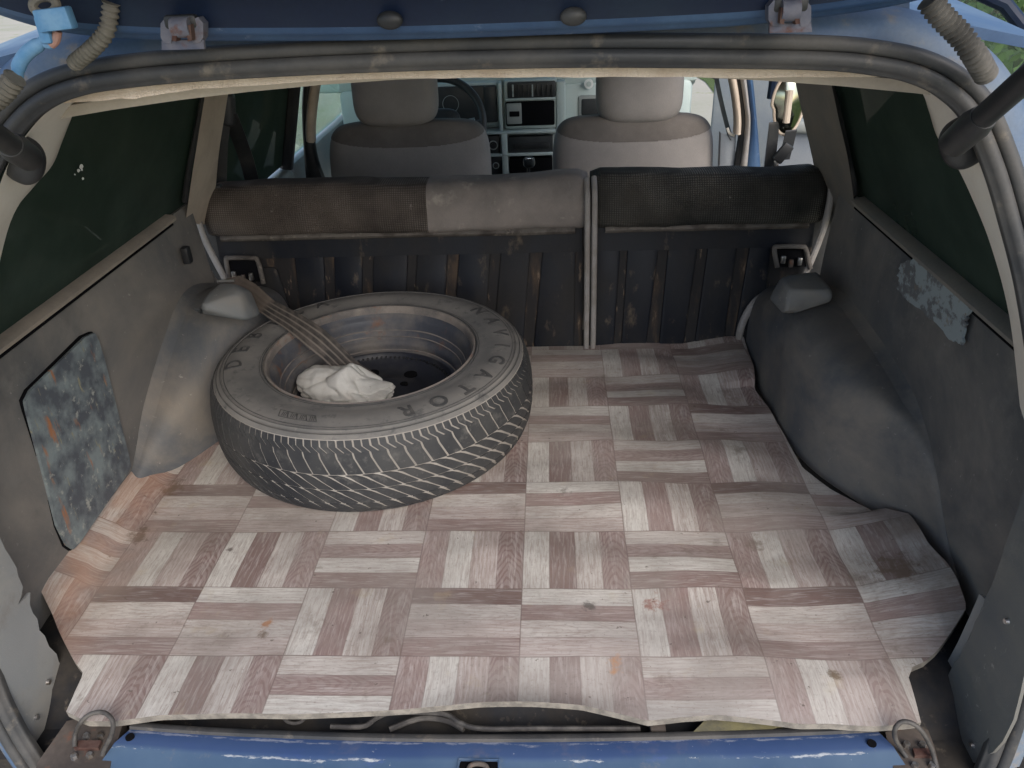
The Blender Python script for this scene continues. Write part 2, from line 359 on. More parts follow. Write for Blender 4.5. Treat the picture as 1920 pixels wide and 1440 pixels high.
# ------------------------------------------------------------------ linoleum print
TX, TY = .165, .165*.7852
def mat_material():
    t = NT('parquet_linoleum'); u = t.n('ShaderNodeUVMap').outputs[0]; x, y, _ = t.sep(u)
    cx = t.math('DIVIDE', x, TX); cy = t.math('DIVIDE', y, TY)
    col_ = t.math('FLOOR', cx); row = t.math('FLOOR', cy)
    fx = t.math('SUBTRACT', cx, col_); fy = t.math('SUBTRACT', cy, row)
    k3 = t.math('FLOORED_MODULO', col_, 3.0); odd = t.math('FLOORED_MODULO', row, 2.0)
    is1 = t.math('COMPARE', k3, 1.0, .1)
    isV = t.math('ABSOLUTE', t.math('SUBTRACT', is1, odd))
    def sel(a, b): return t.math('ADD', t.math('MULTIPLY', isV, a), t.math('MULTIPLY', t.math('SUBTRACT', 1.0, isV), b))
    fyi = t.math('SUBTRACT', 1.0, fy)
    across = t.math('MULTIPLY', sel(fx, fyi), 4.0); along = sel(fy, fx)
    strip = t.math('FLOOR', across); fa = t.math('SUBTRACT', across, strip)
    idx = t.math('ADD', t.math('MULTIPLY', k3, 8.0), t.math('ADD', t.math('MULTIPLY', isV, 4.0), strip))
    L1, L2, L3 = (.575, .555, .505), (.50, .463, .42), (.435, .378, .345)
    B1, B2, B3, DK = (.215, .157, .142), (.26, .195, .178), (.31, .24, .22), (.15, .105, .094)
    tab = [L1, (.30, .225, .205), L2, L3,   L1, B1, L2, B2,      # class 0: H top to bottom, V left to right
           L2, B2, L1, B1,   L1, (.26, .185, .17), L2, B1,       # class 1
           DK, L2, L3, B2,   B3, L1, L3, B1]                     # class 2
    cr = t.n('ShaderNodeValToRGB'); cr.color_ramp.interpolation = 'CONSTANT'; e = cr.color_ramp.elements
    while len(e) > 1: e.remove(e[0])
    e[0].position = 0; e[0].color = (*tab[0], 1)
    for i in range(1, 24):
        q = e.new((i-.25)/24); q.color = (*tab[i], 1)
    t.put(cr.inputs[0], t.math('DIVIDE', idx, 24.0)); base = cr.outputs[0]
    # which strips carry bold cathedral grain, which straight grain
    def table(vals):
        r = t.n('ShaderNodeValToRGB'); r.color_ramp.interpolation = 'CONSTANT'; q = r.color_ramp.elements
        while len(q) > 1: q.remove(q[0])
        q[0].position = 0; q[0].color = (vals[0],)*3+(1,)
        for i in range(1, 24): z = q.new((i-.25)/24); z.color = (vals[i],)*3+(1,)
        t.put(r.inputs[0], t.math('DIVIDE', idx, 24.0)); return t.sep(r.outputs[0])[0]
    cathk = table([.15, .1, .35, .1,  .1, .05, .1, .75,   .1, .5, .1, .2,  .15, .1, .1, .7,   0, .3, .1, .1,  .45, .15, .05, 1.0])
    strk = table([.35, .5, .3, .45,  .35, 1.0, .55, .5,   .4, .3, .35, .6,  .3, .9, .75, .3,   .15, .3, .45, .55,  .6, .25, .55, .2])
    wn_ = t.n('ShaderNodeTexWhiteNoise', noise_dimensions='1D'); t.put(wn_.inputs['W'], t.math('ADD', idx, 3.7)); rnd = wn_.outputs[0]
    # local strip coordinates in cm, offset per strip so the grain does not run across seams
    lx = t.math('MULTIPLY_ADD', along, sel(TY*100, TX*100), t.math('MULTIPLY', idx, 37.0)); la = t.math('MULTIPLY', fa, 4.0)
    g1 = t.noise(t.vec(t.math('MULTIPLY', lx, .13), t.math('MULTIPLY', la, 1.5), idx), 1.6, 6, .62, .8)
    wob = t.noise(t.vec(t.math('MULTIPLY', lx, .16), t.math('MULTIPLY', la, .40), idx), 1.0, 2, .5)
    # nested arches along the strip
    ring = t.math('ADD', t.math('MULTIPLY', t.math('POWER', t.math('ABSOLUTE', t.math('SUBTRACT', fa, t.math('MULTIPLY_ADD', rnd, .3, .35))), 1.5), 40.0), t.math('ADD', t.math('MULTIPLY', lx, 3.9), t.math('MULTIPLY', wob, 24.0)))
    cath = t.range(t.math('SINE', ring), .1, .9)
    # straight growth lines
    sg = t.math('SINE', t.math('ADD', t.math('MULTIPLY', la, 7.5), t.math('MULTIPLY', t.noise(t.vec(t.math('MULTIPLY', lx, .09), t.math('MULTIPLY', la, .9), idx), 1.3, 5, .6), 26.0)))
    strg = t.range(sg, .0, .85)
    fine = t.noise(t.vec(t.math('MULTIPLY', lx, .35), t.math('MULTIPLY', la, 6.0), idx), 1.8, 5, .65)
    grain = t.math('ADD', t.math('MULTIPLY', t.range(g1, .49, .59), .6), t.math('MULTIPLY', t.range(fine, .51, .62), .7), clamp=True)
    c = t.mixc(t.math('MULTIPLY', grain, .46), base, (.225, .15, .13))
    c = t.mixc(t.math('MULTIPLY', t.math('MULTIPLY', strg, strk), t.range(fine, .35, .6, .25, .7)), c, (.19, .12, .105))
    c = t.mixc(t.math('MULTIPLY', t.math('MULTIPLY', cath, cathk), t.range(fine, .3, .6, .12, .46)), c, (.19, .115, .105))
    c = t.mixc(t.math('MULTIPLY', t.math('MULTIPLY', t.range(cath, .3, .0), cathk), .16), c, (.56, .49, .46))
    hi = t.math('MULTIPLY', t.range(g1, .50, .34), .35); c = t.mixc(hi, c, (.64, .60, .565))
    # seams
    def edge(f, wdt): return t.math('LESS_THAN', t.math('MINIMUM', f, t.math('SUBTRACT', 1.0, f)), wdt)
    seam = t.math('MAXIMUM', edge(fx, .006), edge(fy, .008)); ss = t.math('MULTIPLY', edge(fa, .018), t.range(t.math('FRACT', t.math('MULTIPLY', rnd, 7.0)), .35, .5))
    c = t.mixc(t.math('MULTIPLY', seam, .55), c, (.13, .085, .075)); c = t.mixc(t.math('MULTIPLY', ss, .5), c, (.13, .085, .075))
    # wear: grey dust, brown stains, spots; orange on the lifted left border is ageing plus painted warm light
    big = t.range(t.noise(u, 5.5, 6, .62), .42, .66); c = t.mixc(t.math('MULTIPLY', big, .62), c, (.21, .18, .155))
    c = t.mixc(t.math('MULTIPLY', t.range(t.noise(t.mapv(u, loc=(5, 3, 0)), 2.6, 5, .62, .5), .46, .66), .45), c, (.43, .385, .355))
    st = t.range(t.noise(t.mapv(u, loc=(2, 9, 0)), 11, 7, .68), .60, .70); c = t.mixc(t.math('MULTIPLY', st, .6), c, (.14, .105, .08)); gr_ = t.range(t.noise(u, 180, 4, .7), .57, .70); c = t.mixc(t.math('MULTIPLY', gr_, .4), c, (.15, .12, .10))
    ye = t.range(t.noise(t.mapv(u, loc=(8, 1, 0)), 14, 5, .6), .62, .74); c = t.mixc(t.math('MULTIPLY', ye, .35), c, (.42, .34, .20))
    sp = t.range(t.noise(u, 60, 3, .6), .69, .73); c = t.mixc(t.math('MULTIPLY', sp, .7), c, (.09, .07, .055))
    sc_ = t.range(t.noise(t.mapv(u, (1, 5, 1), rot=(0, 0, .5)), 34, 3, .6), .70, .74); c = t.mixc(t.math('MULTIPLY', sc_, .4), c, (.14, .10, .085))
    # single marks seen on the print: (x, y, radius, colour)
    mnz = t.math('SUBTRACT', t.noise(u, 48, 5, .7), .5)
    for mx, my, mr, mc in ((-.376, .055, .011, (.30, .13, .05)), (-.370, .040, .008, (.13, .09, .06)), (.195, .105, .016, (.24, .10, .075)), (.100, .094, .011, (.10, .09, .08)), (.130, -.014, .013, (.42, .23, .12)), (.415, -.025, .009, (.13, .09, .05)), (-.485, .215, .005, (.09, .07, .06)), (-.655, .25, .022, (.13, .095, .07)), (-.655, .38, .024, (.14, .10, .07)), (.37, .235, .018, (.20, .16, .13)), (.07, .36, .012, (.17, .15, .13)), (.56, .15, .03, (.14, .10, .07))):
        dx = t.math('SUBTRACT', x, mx); dy = t.math('SUBTRACT', y, my); dd = t.math('SQRT', t.math('ADD', t.math('MULTIPLY', dx, dx), t.math('MULTIPLY', dy, dy)))
        k = t.range(t.math('ADD', dd, t.math('MULTIPLY', mnz, mr*5.5)), mr, mr*.3); c = t.mixc(t.math('MULTIPLY', k, .75), c, mc)
    lit_age = t.math('MULTIPLY', t.range(x, -.60, -.70), t.range(t.noise(u, 12, 5, .6), .35, .62)); c = t.mixc(t.math('MULTIPLY', lit_age, .42), c, (.44, .24, .15), 'MIX')
    agr = t.math('MULTIPLY', t.range(x, .48, .62), t.range(t.noise(u, 14, 5, .65), .42, .65)); c = t.mixc(t.math('MULTIPLY', agr, .6), c, (.16, .11, .075))
    t.bump(t.math('SUBTRACT', t.math('MULTIPLY', grain, -.3), t.math('MULTIPLY', seam, .6)), .25, .0008)
    return t.out(c, t.range(big, 0, 1, .42, .75), .35)
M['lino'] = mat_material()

# ================================================================== SURROUNDINGS
g = MB().box((0, 40, -.60), (400, 400, .1)).build('ground', M['asphalt']); struct(g)
def grass_ground():
    t = NT('grass_lawn'); o = t.tc.outputs['Object']
    c = t.mixc(t.range(t.noise(o, 3, 6, .7), .35, .65), (.05, .085, .022), (.11, .15, .045))
    c = t.mixc(t.range(t.noise(o, 40, 4, .7), .45, .7), c, (.16, .19, .07))
    t.bump(t.noise(o, 90, 4), .8, .02); return t.out(c, .9, .2)
M['lawn'] = grass_ground()
lw = MB().grid([[(1.6+x*2.0+.25*fbm((x, y, 0), .7), -14+y*2.0, -.544) for x in range(22)] for y in range(30)]).build('lawn', M['lawn']); struct(lw)
def leaf_mass(name, label, cat, c, r, n, col, kind=None):
    b = MB(); c = Vector(c)
    for i in range(n):
        while True:
            p = Vector((random.uniform(-1, 1), random.uniform(-1, 1), random.uniform(-1, 1)))
            if .35 < p.length < 1+.25*fbm(p, 2.3): break
        q = c+Vector((p.x*r[0], p.y*r[1], p.z*r[2])); s = random.uniform(.04, .09)
        a = Vector((random.gauss(0, 1), random.gauss(0, 1), random.gauss(0, 1))).normalized(); o = a.orthogonal().normalized()*s; e = a.cross(o)*.6
        b.add([q-o, q+e, q+o, q-e], [(0, 1, 2, 3)])
    return b
leafm = worn('leaf_green', (.035, .075, .016), (.085, .14, .035), .9, .4, .6, rough=.6, bst=0)
bark = worn('bark', (.09, .07, .05), (.14, .11, .08), 12, rough=.9)
for lab, loc, rr in (('dense green bush on the lawn to the right of the car', (4.6, 3.2, .35), (1.1, 1.2, .95)),
                     ('wide green bush farther off on the lawn, beyond the open right doors', (4.4, 8.4, .5), (1.9, 1.3, 1.2))):
    th = thing('bush', lab, 'bush', (loc[0], loc[1], -.55), 'bushes around the car')
    leaf_mass('foliage', '', '', loc, rr, 3200, None).build('foliage', leafm, th, smooth=0)
    b = MB()
    for k in range(5):
        a = k*1.257; b.tube([(loc[0]+.08*math.cos(a), loc[1]+.08*math.sin(a), -.56), (loc[0]+.3*math.cos(a), loc[1]+.3*math.sin(a), -.1), (loc[0]+.7*math.cos(a), loc[1]+.7*math.sin(a), .4)], [.035, .025, .012], 7)
    b.build('stem', bark, th)

# ================================================================== CAR BODY
CX = -.04
car = thing('car_body', 'blue estate car body with open boot, grey trim and rubber seal', 'car', (CX, .6, -.55))
# floor pan and the gutter behind the mat
def lin0(y): return -.020 if y > -.02 else -.020-.050*min(1, (-.02-y)/.05)**.7
b = MB().grid([[(x, y, lin0(y)+.004*fbm((x*9, y*9, 2))) for x in [-.80+.04*i for i in range(39)]] for y in (-.115, -.09, -.07, -.055, -.045, -.037, -.03, .0, .1, .2, .4, .7, 1.05)], (0, 0, -.03))
b.build('floor_pan', worn('grimy_pan', (.012, .013, .016), (.035, .031, .027), 12, .42, .62, (.09, .075, .06), 40, .60, .72, .6, .85, spec=.2, bst=.5, bsc=90), car)
MB().box((CX, 1.72, -.29), (1.5, 1.4, .04)).build('cabin_floor', M['black'], car)

# side trim panels with wheel arches
def side_wall(sx, X, hy, dy, name_mat):
    rows = []
    for j in range(15):
        t = j/14; z = -.05+t*(SILLZ+.05)
        r = []
        for i in range(49):
            y = -.075+i*.955/48
            bow = .012*math.sin(math.pi*min(1, max(0, t)))+.010*interp([(-.1, 1), (.12, 0)], y)
            r.append((X-sx*(bow)+.0015*fbm((y*3, z*3, X)), y, z))
        rows.append(r)
    p = MB().grid(rows, (sx*.006, 0, 0)).build('side_trim', M['trim'], car, 60)
    rows = []
    for j in range(65):
        y = hy[0][0]-.03+j*(.915-hy[0][0]+.03)/64; h = smooth_tab(hy, y); d = smooth_tab(dy, y); r = []
        fl = min(.030, d*.45)
        for i in range(25):
            a = i/24*math.pi/2; e = .42
            x = X-sx*fl+sx*.004 - sx*(max(0, d-fl)+.016)*math.cos(a)**e; z = -.02+(h+.02)*math.sin(a)**e
            q = .0022*fbm((y*5, z*5, X), 1.3)
            r.append((x+q, y, z+q))
        for i in range(1, 9):
            a = i/8*math.pi/2; r.append((X-sx*.012-sx*fl*(1-math.sin(a))+sx*.016*math.sin(a), y, h+fl*1.3*(1-math.cos(a))))
        rows.append(r)
    a = MB().grid(rows).build('wheel_arch', M['arch'], p, 60)
    return p
hL = [(.36, .0), (.40, .05), (.427, .075), (.502, .128), (.612, .186), (.70, .226), (.76, .232), (.83, .212), (.93, .165), (1.06, .15)]
dL = [(.36, .0), (.42, .035), (.50, .085), (.60, .125), (.75, .150), (1.06, .155)]
hR = [(.16, .0), (.20, .06), (.245, .115), (.305, .165), (.44, .19), (.60, .198), (.72, .200), (.80, .19), (.93, .145), (1.06, .13)]
dR = [(.16, .0), (.24, .0), (.326, .040), (.441, .115), (.56, .133), (.75, .138), (1.06, .128)]
trimL = side_wall(-1, XL, hL, dL, None); trimR = side_wall(1, XR, hR, dR, None)
# rolled strips along the window sills
for sx, X, par in ((-1, XL, trimL), (1, XR, trimR)):
    prof = []
    pts = [(X+sx*.002, y, SILLZ+.004) for y in [-.08+.045*i for i in range(20)]]
    rows = [[(X+sx*.03, p[1], SILLZ+.007), (X+sx*.01, p[1], SILLZ+.008), (X-sx*.009, p[1], SILLZ+.006), (X-sx*.0165, p[1], SILLZ+.001), (X-sx*.0155, p[1], SILLZ-.005), (X-sx*.008, p[1], SILLZ-.008), (X+sx*.004, p[1], SILLZ-.007)] for p in pts]
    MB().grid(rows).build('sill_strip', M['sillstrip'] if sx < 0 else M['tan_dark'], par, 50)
    MB().box((X+sx*.003, .34, SILLZ-.012), (.026, .86, .004), .001).build('sill_gap', M['hole'], par)
for xa, xb in ((-.88, -.705), (.63, .80)):  # added black fillers that stop light leaking in beside the rear seat
    MB().box(((xa+xb)/2, 1.005, .14), (xb-xa, .02, .50), .004).build('quarter_filler', M['black'], car)
    MB().box((xa if xa < 0 else xb, .96, .14), (.02, .14, .50), .004).build('quarter_filler', M['black'], car)
# access lid, left
def wallL(u, v, off=.014): return px(u, v, x=XL+off)
poly = [wallL(u, v, .0165) for u, v in ((178, 624), (186, 640), (196, 672), (243, 858), (246, 875), (238, 890), (150, 1018), (138, 1030), (126, 1022), (108, 985), (52, 772), (48, 752), (58, 732), (160, 632))]
lid = MB().prism(poly, (-.006, 0, 0)).build('access_lid', M['lid'], trimL)
lid['label'] = 'scratched dark lid smeared with pale and orange marks'
c0 = sum(poly, Vector())/len(poly)
MB().prism([c0+(p-c0)*1.012-Vector((.0045, 0, 0)) for p in poly], (-.008, 0, 0)).build('lid_gap', M['hole'], trimL)
# clip on the left wall
b = MB().box(px(350, 478, x=XL+.02), (.016, .02, .036), .004); b.build('wall_clip', M['black'], trimL)
# torn sticker, right
def wallR(u, v, off=.016): return px(u, v, x=XR-off)
op = [(1690, 492), (1712, 486), (1735, 497), (1760, 517), (1790, 545), (1818, 575), (1812, 596), (1806, 618), (1804, 648), (1786, 640), (1766, 618), (1742, 596), (1716, 574), (1694, 556), (1682, 540), (1684, 515)]
jag = []
for k in range(len(op)):
    a, c = op[k], op[(k+1) % len(op)]
    for q in range(4):
        jag.append((a[0]+(c[0]-a[0])*q/4+random.uniform(-3, 3), a[1]+(c[1]-a[1])*q/4+random.uniform(-3, 3)))
st = MB().prism([wallR(u, v, .0142) for u, v in jag], (.004, 0, 0)).build('torn_sticker', M['sticker'], trimR)
# belt-anchor caps on the arches
def hull(name, pts, mat, par):
    bm = bmesh.new()
    for p in pts: bm.verts.new(p)
    bmesh.ops.convex_hull(bm, input=bm.verts)
    bmesh.ops.bevel(bm, geom=bm.edges[:], offset=.0075, segments=4, profile=.5, affect='EDGES')
    return MB().bm(bm).build(name, mat, par, 40)
hull('belt_cap', [px(372, 578, z=.285), px(386, 552, z=.292), px(412, 530, z=.292), px(440, 531, z=.292), px(452, 548, z=.29), px(461, 602, z=.235), px(376, 588, z=.262), px(490, 592, z=.22), px(470, 545, z=.27), px(470, 560, z=.16), px(390, 590, z=.19)], M['cap'], trimL)
hull('belt_cap', [px(1464, 517, z=.255), px(1530, 508, z=.255), px(1562, 545, z=.25), px(1478, 543, z=.252), px(1559, 566, z=.225), px(1471, 594, z=.195), px(1440, 560, z=.20), px(1500, 560, z=.13), px(1550, 545, z=.13)], M['cap'], trimR)

# rear corner panels with screws
def corner(par, outline, X, mat, screws, sx):
    poly = [px(u, v, x=X) for u, v in outline]
    o = MB().prism(poly, (sx*.004, 0, 0)).build('corner_panel', mat, car)
    for u, v in screws:
        p = px(u, v, x=X); MB().cyl(p+Vector((sx*.002, 0, 0)), p-Vector((sx*.004, 0, 0)), .0042, 14, .0032).build('screw', M['steel'], o)
    return o
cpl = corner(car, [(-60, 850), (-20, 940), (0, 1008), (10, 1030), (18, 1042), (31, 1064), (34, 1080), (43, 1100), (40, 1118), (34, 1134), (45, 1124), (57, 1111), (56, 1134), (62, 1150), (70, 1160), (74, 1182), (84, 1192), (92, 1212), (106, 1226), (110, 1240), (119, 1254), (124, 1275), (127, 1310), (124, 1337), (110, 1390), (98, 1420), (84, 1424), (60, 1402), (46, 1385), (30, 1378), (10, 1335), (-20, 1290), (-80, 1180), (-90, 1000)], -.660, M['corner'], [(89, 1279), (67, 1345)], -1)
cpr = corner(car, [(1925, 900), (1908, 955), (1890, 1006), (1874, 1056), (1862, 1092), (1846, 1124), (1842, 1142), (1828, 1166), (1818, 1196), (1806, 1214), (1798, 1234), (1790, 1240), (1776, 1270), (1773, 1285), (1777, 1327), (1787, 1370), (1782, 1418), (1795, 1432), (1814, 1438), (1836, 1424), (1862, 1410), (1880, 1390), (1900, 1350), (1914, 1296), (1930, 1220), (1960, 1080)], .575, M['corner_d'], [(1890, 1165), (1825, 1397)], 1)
b = MB().grid([[px(u-10, v-10, x=.583), px(u+2, v, x=.583)] for u, v in ((1846, 1124), (1828, 1166), (1806, 1214), (1776, 1270), (1770, 1320))], (.004, 0, 0)); b.build('torn_flange', M['corner'], cpr)

# boot seal
path_px = [(150, 1560), (110, 1500), (62, 1440), (12, 1360), (-30, 1260), (-80, 1060), (-105, 800), (-95, 560), (-66, 390), (-24, 287), (14, 228), (62, 182), (125, 152), (215, 134), (400, 117), (720, 101), (1040, 93), (1280, 93), (1540, 97), (1655, 108), (1728, 125), (1786, 155), (1836, 205), (1878, 300), (1908, 400), (1942, 540), (1967, 720), (1974, 900), (1962, 1090), (1932, 1230), (1898, 1345), (1858, 1450), (1800, 1540)]
sp = spline([opening(u, v) for u, v in path_px], 8, True)
cen = Vector((CX, 0, 0)); cen = sum(sp, Vector())/len(sp); NB = Vector((0, -1, .25)).normalized()   # towards the camera
def seal_frame(i):
    t = (sp[(i+1) % len(sp)]-sp[i-1]).normalized(); o = t.cross(NB).normalized()
    if o.dot(sp[i]-cen) < 0: o = -o
    return o
def sweep(prof, closed_prof=True):
    vs = []; L = len(prof)
    for i, p in enumerate(sp):
        o = seal_frame(i)
        for a, c in prof: vs.append(p+o*a*.84+NB*c*.84)
    fs = []; N = len(sp)
    for i in range(N):
        for k in range(L if closed_prof else L-1):
            fs.append((i*L+k, ((i+1) % N)*L+k, ((i+1) % N)*L+(k+1) % L, i*L+(k+1) % L))
    return MB().add(vs, fs)
pr = []
def arc(cx, cc, r, a0, a1, n=7): return [(cx+r*math.cos(rad(a0+(a1-a0)*k/(n-1))), cc+r*math.sin(rad(a0+(a1-a0)*k/(n-1)))) for k in range(n)]
pr = [(.017, -.014)]+arc(.0085, .003, .0085, 0, 165)+arc(-.0075, .000, .0085, 15, 150)+arc(-.0155, -.004, .004, 100, 200, 4)+[(-.017, -.014)]
sweep(pr).build('boot_seal', M['rubber'], car, 50)
# painted flange outside the seal and pinch flange
sweep([(.012, -.006), (.030, -.004), (.045, -.012), (.060, -.030), (.066, -.060), (.066, -.12), (.055, -.12), (.05, -.05), (.012, -.014)]).build('body_flange', M['blue_l'], car, 50)

# headliner and roof
lo = [opening(u, v, .028) for u, v in ((120, 193), (200, 187), (270, 181), (400, 165), (640, 151), (960, 145), (1280, 145), (1600, 144), (1712, 148))]
lo = spline(lo, 5); rows = []
for k, (dy, dz) in enumerate(((0, 0), (0.0, .026), (.05, .030))):
    rows.append([p+Vector((0, dy+.0012*fbm(p*80), dz+.0016*fbm(p*60+Vector((3, 1, 2)))*(1 if k < 2 else 0))) for p in lo])
rows.insert(0, [p+Vector((0, .05, .004)) for p in lo])
MB().grid(rows).build('headliner_edge', M['felt'], car, 60)
rows = [[Vector((CX+(x)*(1-.0*y), y, .72+.07*math.sin(math.pi*min(1, max(0, (y-.1)/2.2)))-.05*(x/.6)**2)) for x in [-.56+.08*i for i in range(15)]] for y in [.16+.2*j for j in range(11)]]
MB().grid(rows, (0, 0, .012)).build('headliner', M['headliner'], car, 60)
rows = [[Vector((CX+x, y, .80+.08*math.sin(math.pi*min(1, max(0, (y-.1)/2.3)))-.07*(x/.6)**2)) for x in [-.62+.08*i for i in range(16)]] for y in [.115+.2*j for j in range(12)]]
MB().grid(rows, (0, 0, .01)).build('roof', M['blue'], car, 60)
rows = [[p+Vector((0, .03, .020)), p+Vector((0, .045, .05))] for p in [opening(u, v) for u, v in [(x, 110+ (0 if x > 200 else 25)) for x in range(100, 1760, 60)]]]
MB().grid(rows).build('roof_edge', M['blue_l'], car, 60)

# rear pillar trims (cream), between seal and quarter glass
def pillar(name, seal_pts, win_pts, gl, mat, sx):
    a = spline([opening(u, v, .016) for u, v in seal_pts], 6); c = spline([gl(u, v, .012) for u, v in win_pts], 6)
    rows = []
    for p, q in zip(a, c):
        mid = (p+q)/2+Vector((-sx*.012, 0, 0)); rows.append([p, p*.7+mid*.3, mid, q*.6+mid*.4, q, q+Vector((sx*.014, .004, 0))])
    return MB().grid(rows).build(name, mat, car, 70)
pL = pillar('rear_pillar_trim', [(136, 176), (105, 196), (66, 232), (30, 282), (0, 345), (-40, 480), (-60, 700), (-70, 900)], [(152, 188), (138, 212), (118, 262), (98, 310), (62, 352), (24, 402), (-14, 500), (-30, 680)], glassL, M['cream'], -1)
pR = pillar('rear_pillar_trim', [(1712, 132), (1765, 160), (1818, 226), (1856, 315), (1886, 420), (1918, 540), (1945, 700), (1955, 900)], [(1700, 146), (1728, 172), (1742, 210), (1760, 262), (1800, 312), (1845, 392), (1885, 500), (1912, 640)], glassR, M['cream'], 1)
# quarter glass
def pane(name, pts, gl, mat, par, th=.004):
    return MB().prism([gl(u, v, -.012) for u, v in pts], (th, 0, 0)).build(name, mat, par, 0)
qL = pane('quarter_glass', [(400, 140), (90, 140), (20, 230), (-60, 380), (-150, 560), (-160, 720), (0, 655), (362, 398)], glassL, M['glass'], car)
qR = pane('quarter_glass', [(1530, 130), (1770, 130), (1850, 230), (1930, 400), (2010, 560), (2040, 720), (1925, 640), (1580, 372)], glassR, M['glass'], car)
# paint flakes on the left pane
b = MB()
for u, v, r in ((152, 312, 4), (147, 320, 3), (140, 327, 1.5), (155, 335, 2), (153, 318, 2)):
    n = 7; b.prism([glassL(u+r*math.cos(6.283*k/n)*random.uniform(.5, 1.1), v+1.4*r*math.sin(6.283*k/n)*random.uniform(.6, 1.1), .001) for k in range(n)], (.0006, 0, 0))
b.build('paint_fleck', M['white'], qL)
# black gasket round the pane's front and lower edge
for gl, pts in ((glassL, [(388, 150), (367, 250), (352, 330), (346, 378)]), (glassR, [(1552, 140), (1572, 210), (1590, 290), (1603, 352), (1598, 372)])):
    MB().tube(spline([gl(u, v, .006) for u, v in pts]), .0055, 10).build('glass_gasket', M['black'], car)
# centre pillar trims behind the rear doors
def strip(name, left, right, mat, par, back=.03):
    rows = []
    for a, c in zip(spline(left, 5), spline(right, 5)):
        mid = (a+c)/2; bul = Vector((0, -.008, 0)); rows.append([a+Vector((0, back, 0)), a, a*.75+c*.25+bul*.7, mid+bul, a*.25+c*.75+bul*.7, c, c+Vector((0, back, 0))])
    return MB().grid(rows).build(name, mat, par, 60)
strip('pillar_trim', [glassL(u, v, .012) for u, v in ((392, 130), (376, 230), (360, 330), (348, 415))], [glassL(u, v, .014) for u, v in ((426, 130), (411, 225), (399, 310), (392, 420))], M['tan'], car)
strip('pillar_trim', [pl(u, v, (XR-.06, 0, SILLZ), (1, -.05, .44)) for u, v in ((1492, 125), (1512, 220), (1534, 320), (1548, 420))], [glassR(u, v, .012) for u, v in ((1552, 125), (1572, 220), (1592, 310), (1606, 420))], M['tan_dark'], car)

# blue rear sill
Zs = -.032
sill_pts = []
fr = spline([px(u, v, z=Zs) for u, v in ((243, 1368), (420, 1380), (700, 1390), (960, 1392), (1250, 1388), (1500, 1380), (1648, 1373))], 10)
n_ = len(fr); rows = [[p for p in fr]]
ends = (px(176, 1460, z=Zs-.01), px(1690, 1460, z=Zs-.01))
for k, (dy, dz) in enumerate(((-.022, .003), (-.026, .001), (-.06, -.010), (-.11, -.022), (-.16, -.05), (-.19, -.11), (-.20, -.2))):
    rows.append([p+Vector(((i/(n_-1)-.5)*2*.42*abs(dy), dy, dz)) for i, p in enumerate(fr)])
def sill_mat():
    t = NT('chipped_blue_sill'); o = t.tc.outputs['Object']; x, y, z = t.sep(o)
    c = t.mixc(t.range(t.noise(o, 5, 5, .6), .38, .66), (.036, .072, .135), (.066, .110, .172))
    c = t.mixc(t.range(t.noise(t.mapv(o, (1, 2.5, 1)), 24, 5, .7), .60, .72, 0, .6), c, (.05, .085, .22))
    y0 = t.math('SUBTRACT', y, -.0)
    nz = t.noise(t.mapv(o, (.55, 2.2, 1)), 60, 9, .78)
    uv = t.n('ShaderNodeUVMap').outputs[0]; q = t.sep(uv)[1]
    def band(c0, w): return t.range(t.math('ABSOLUTE', t.math('SUBTRACT', q, c0)), w, 0)
    q = t.math('ADD', q, t.math('MULTIPLY', t.math('SUBTRACT', t.noise(o, 9, 4, .6), .5), .016)); b1 = t.math('MAXIMUM', t.math('MULTIPLY', band(.027, .0045), t.range(t.noise(o, 6, 2), .40, .52)), band(.0035, .005))
    chip = t.range(t.math('MULTIPLY_ADD', b1, .24, nz), .68, .74)
    sm = t.range(t.noise(o, 130, 3, .6), .715, .735)
    c = t.mixc(t.range(t.noise(o, 18, 6, .7), .58, .70, 0, .6), c, (.16, .15, .14)); c = t.mixc(t.math('MAXIMUM', chip, sm), c, t.mixc(t.noise(o, 120, 3), (.20, .22, .24), (.52, .54, .54)))
    dk = t.range(q, .029, .022); c = t.mixc(t.math('MULTIPLY', dk, .55), c, (.025, .05, .16))
    return t.out(c, t.range(t.noise(o, 9, 4), .3, .7, .42, .7), .35)
sl_ = MB().grid(rows).build('rear_sill', sill_mat(), car, 50)
uvl = sl_.data.uv_layers.new(name='UVMap'); ys = {}
base = Vector(car['base'])
import bisect
for lp in sl_.data.loops:
    p = sl_.data.vertices[lp.vertex_index].co+base
    j = min(range(n_), key=lambda i: abs(fr[i].x-p.x)); uvl.data[lp.index].uv = (p.x, fr[j].y-p.y)
# dusty rubber strip in front of the paint, and gutter wall
b = MB().grid([[p+Vector((0, .000, .0)) for p in fr], [p+Vector((0, .002, .004)) for p in fr], [p+Vector((0, .007, .004)) for p in fr], [p+Vector((0, .011, .001)) for p in fr], [p+Vector((0, .012, -.03)) for p in fr]]); b.build('sill_strip', M['rubber'], car, 50)
for u, v in ((243, 1381), (1635, 1393)):
    p = px(u, v, z=Zs+.0045); MB().cyl(p-Vector((0, 0, .012)), p, .0055, 18).build('bolt_hole', M['hole'], sl_)
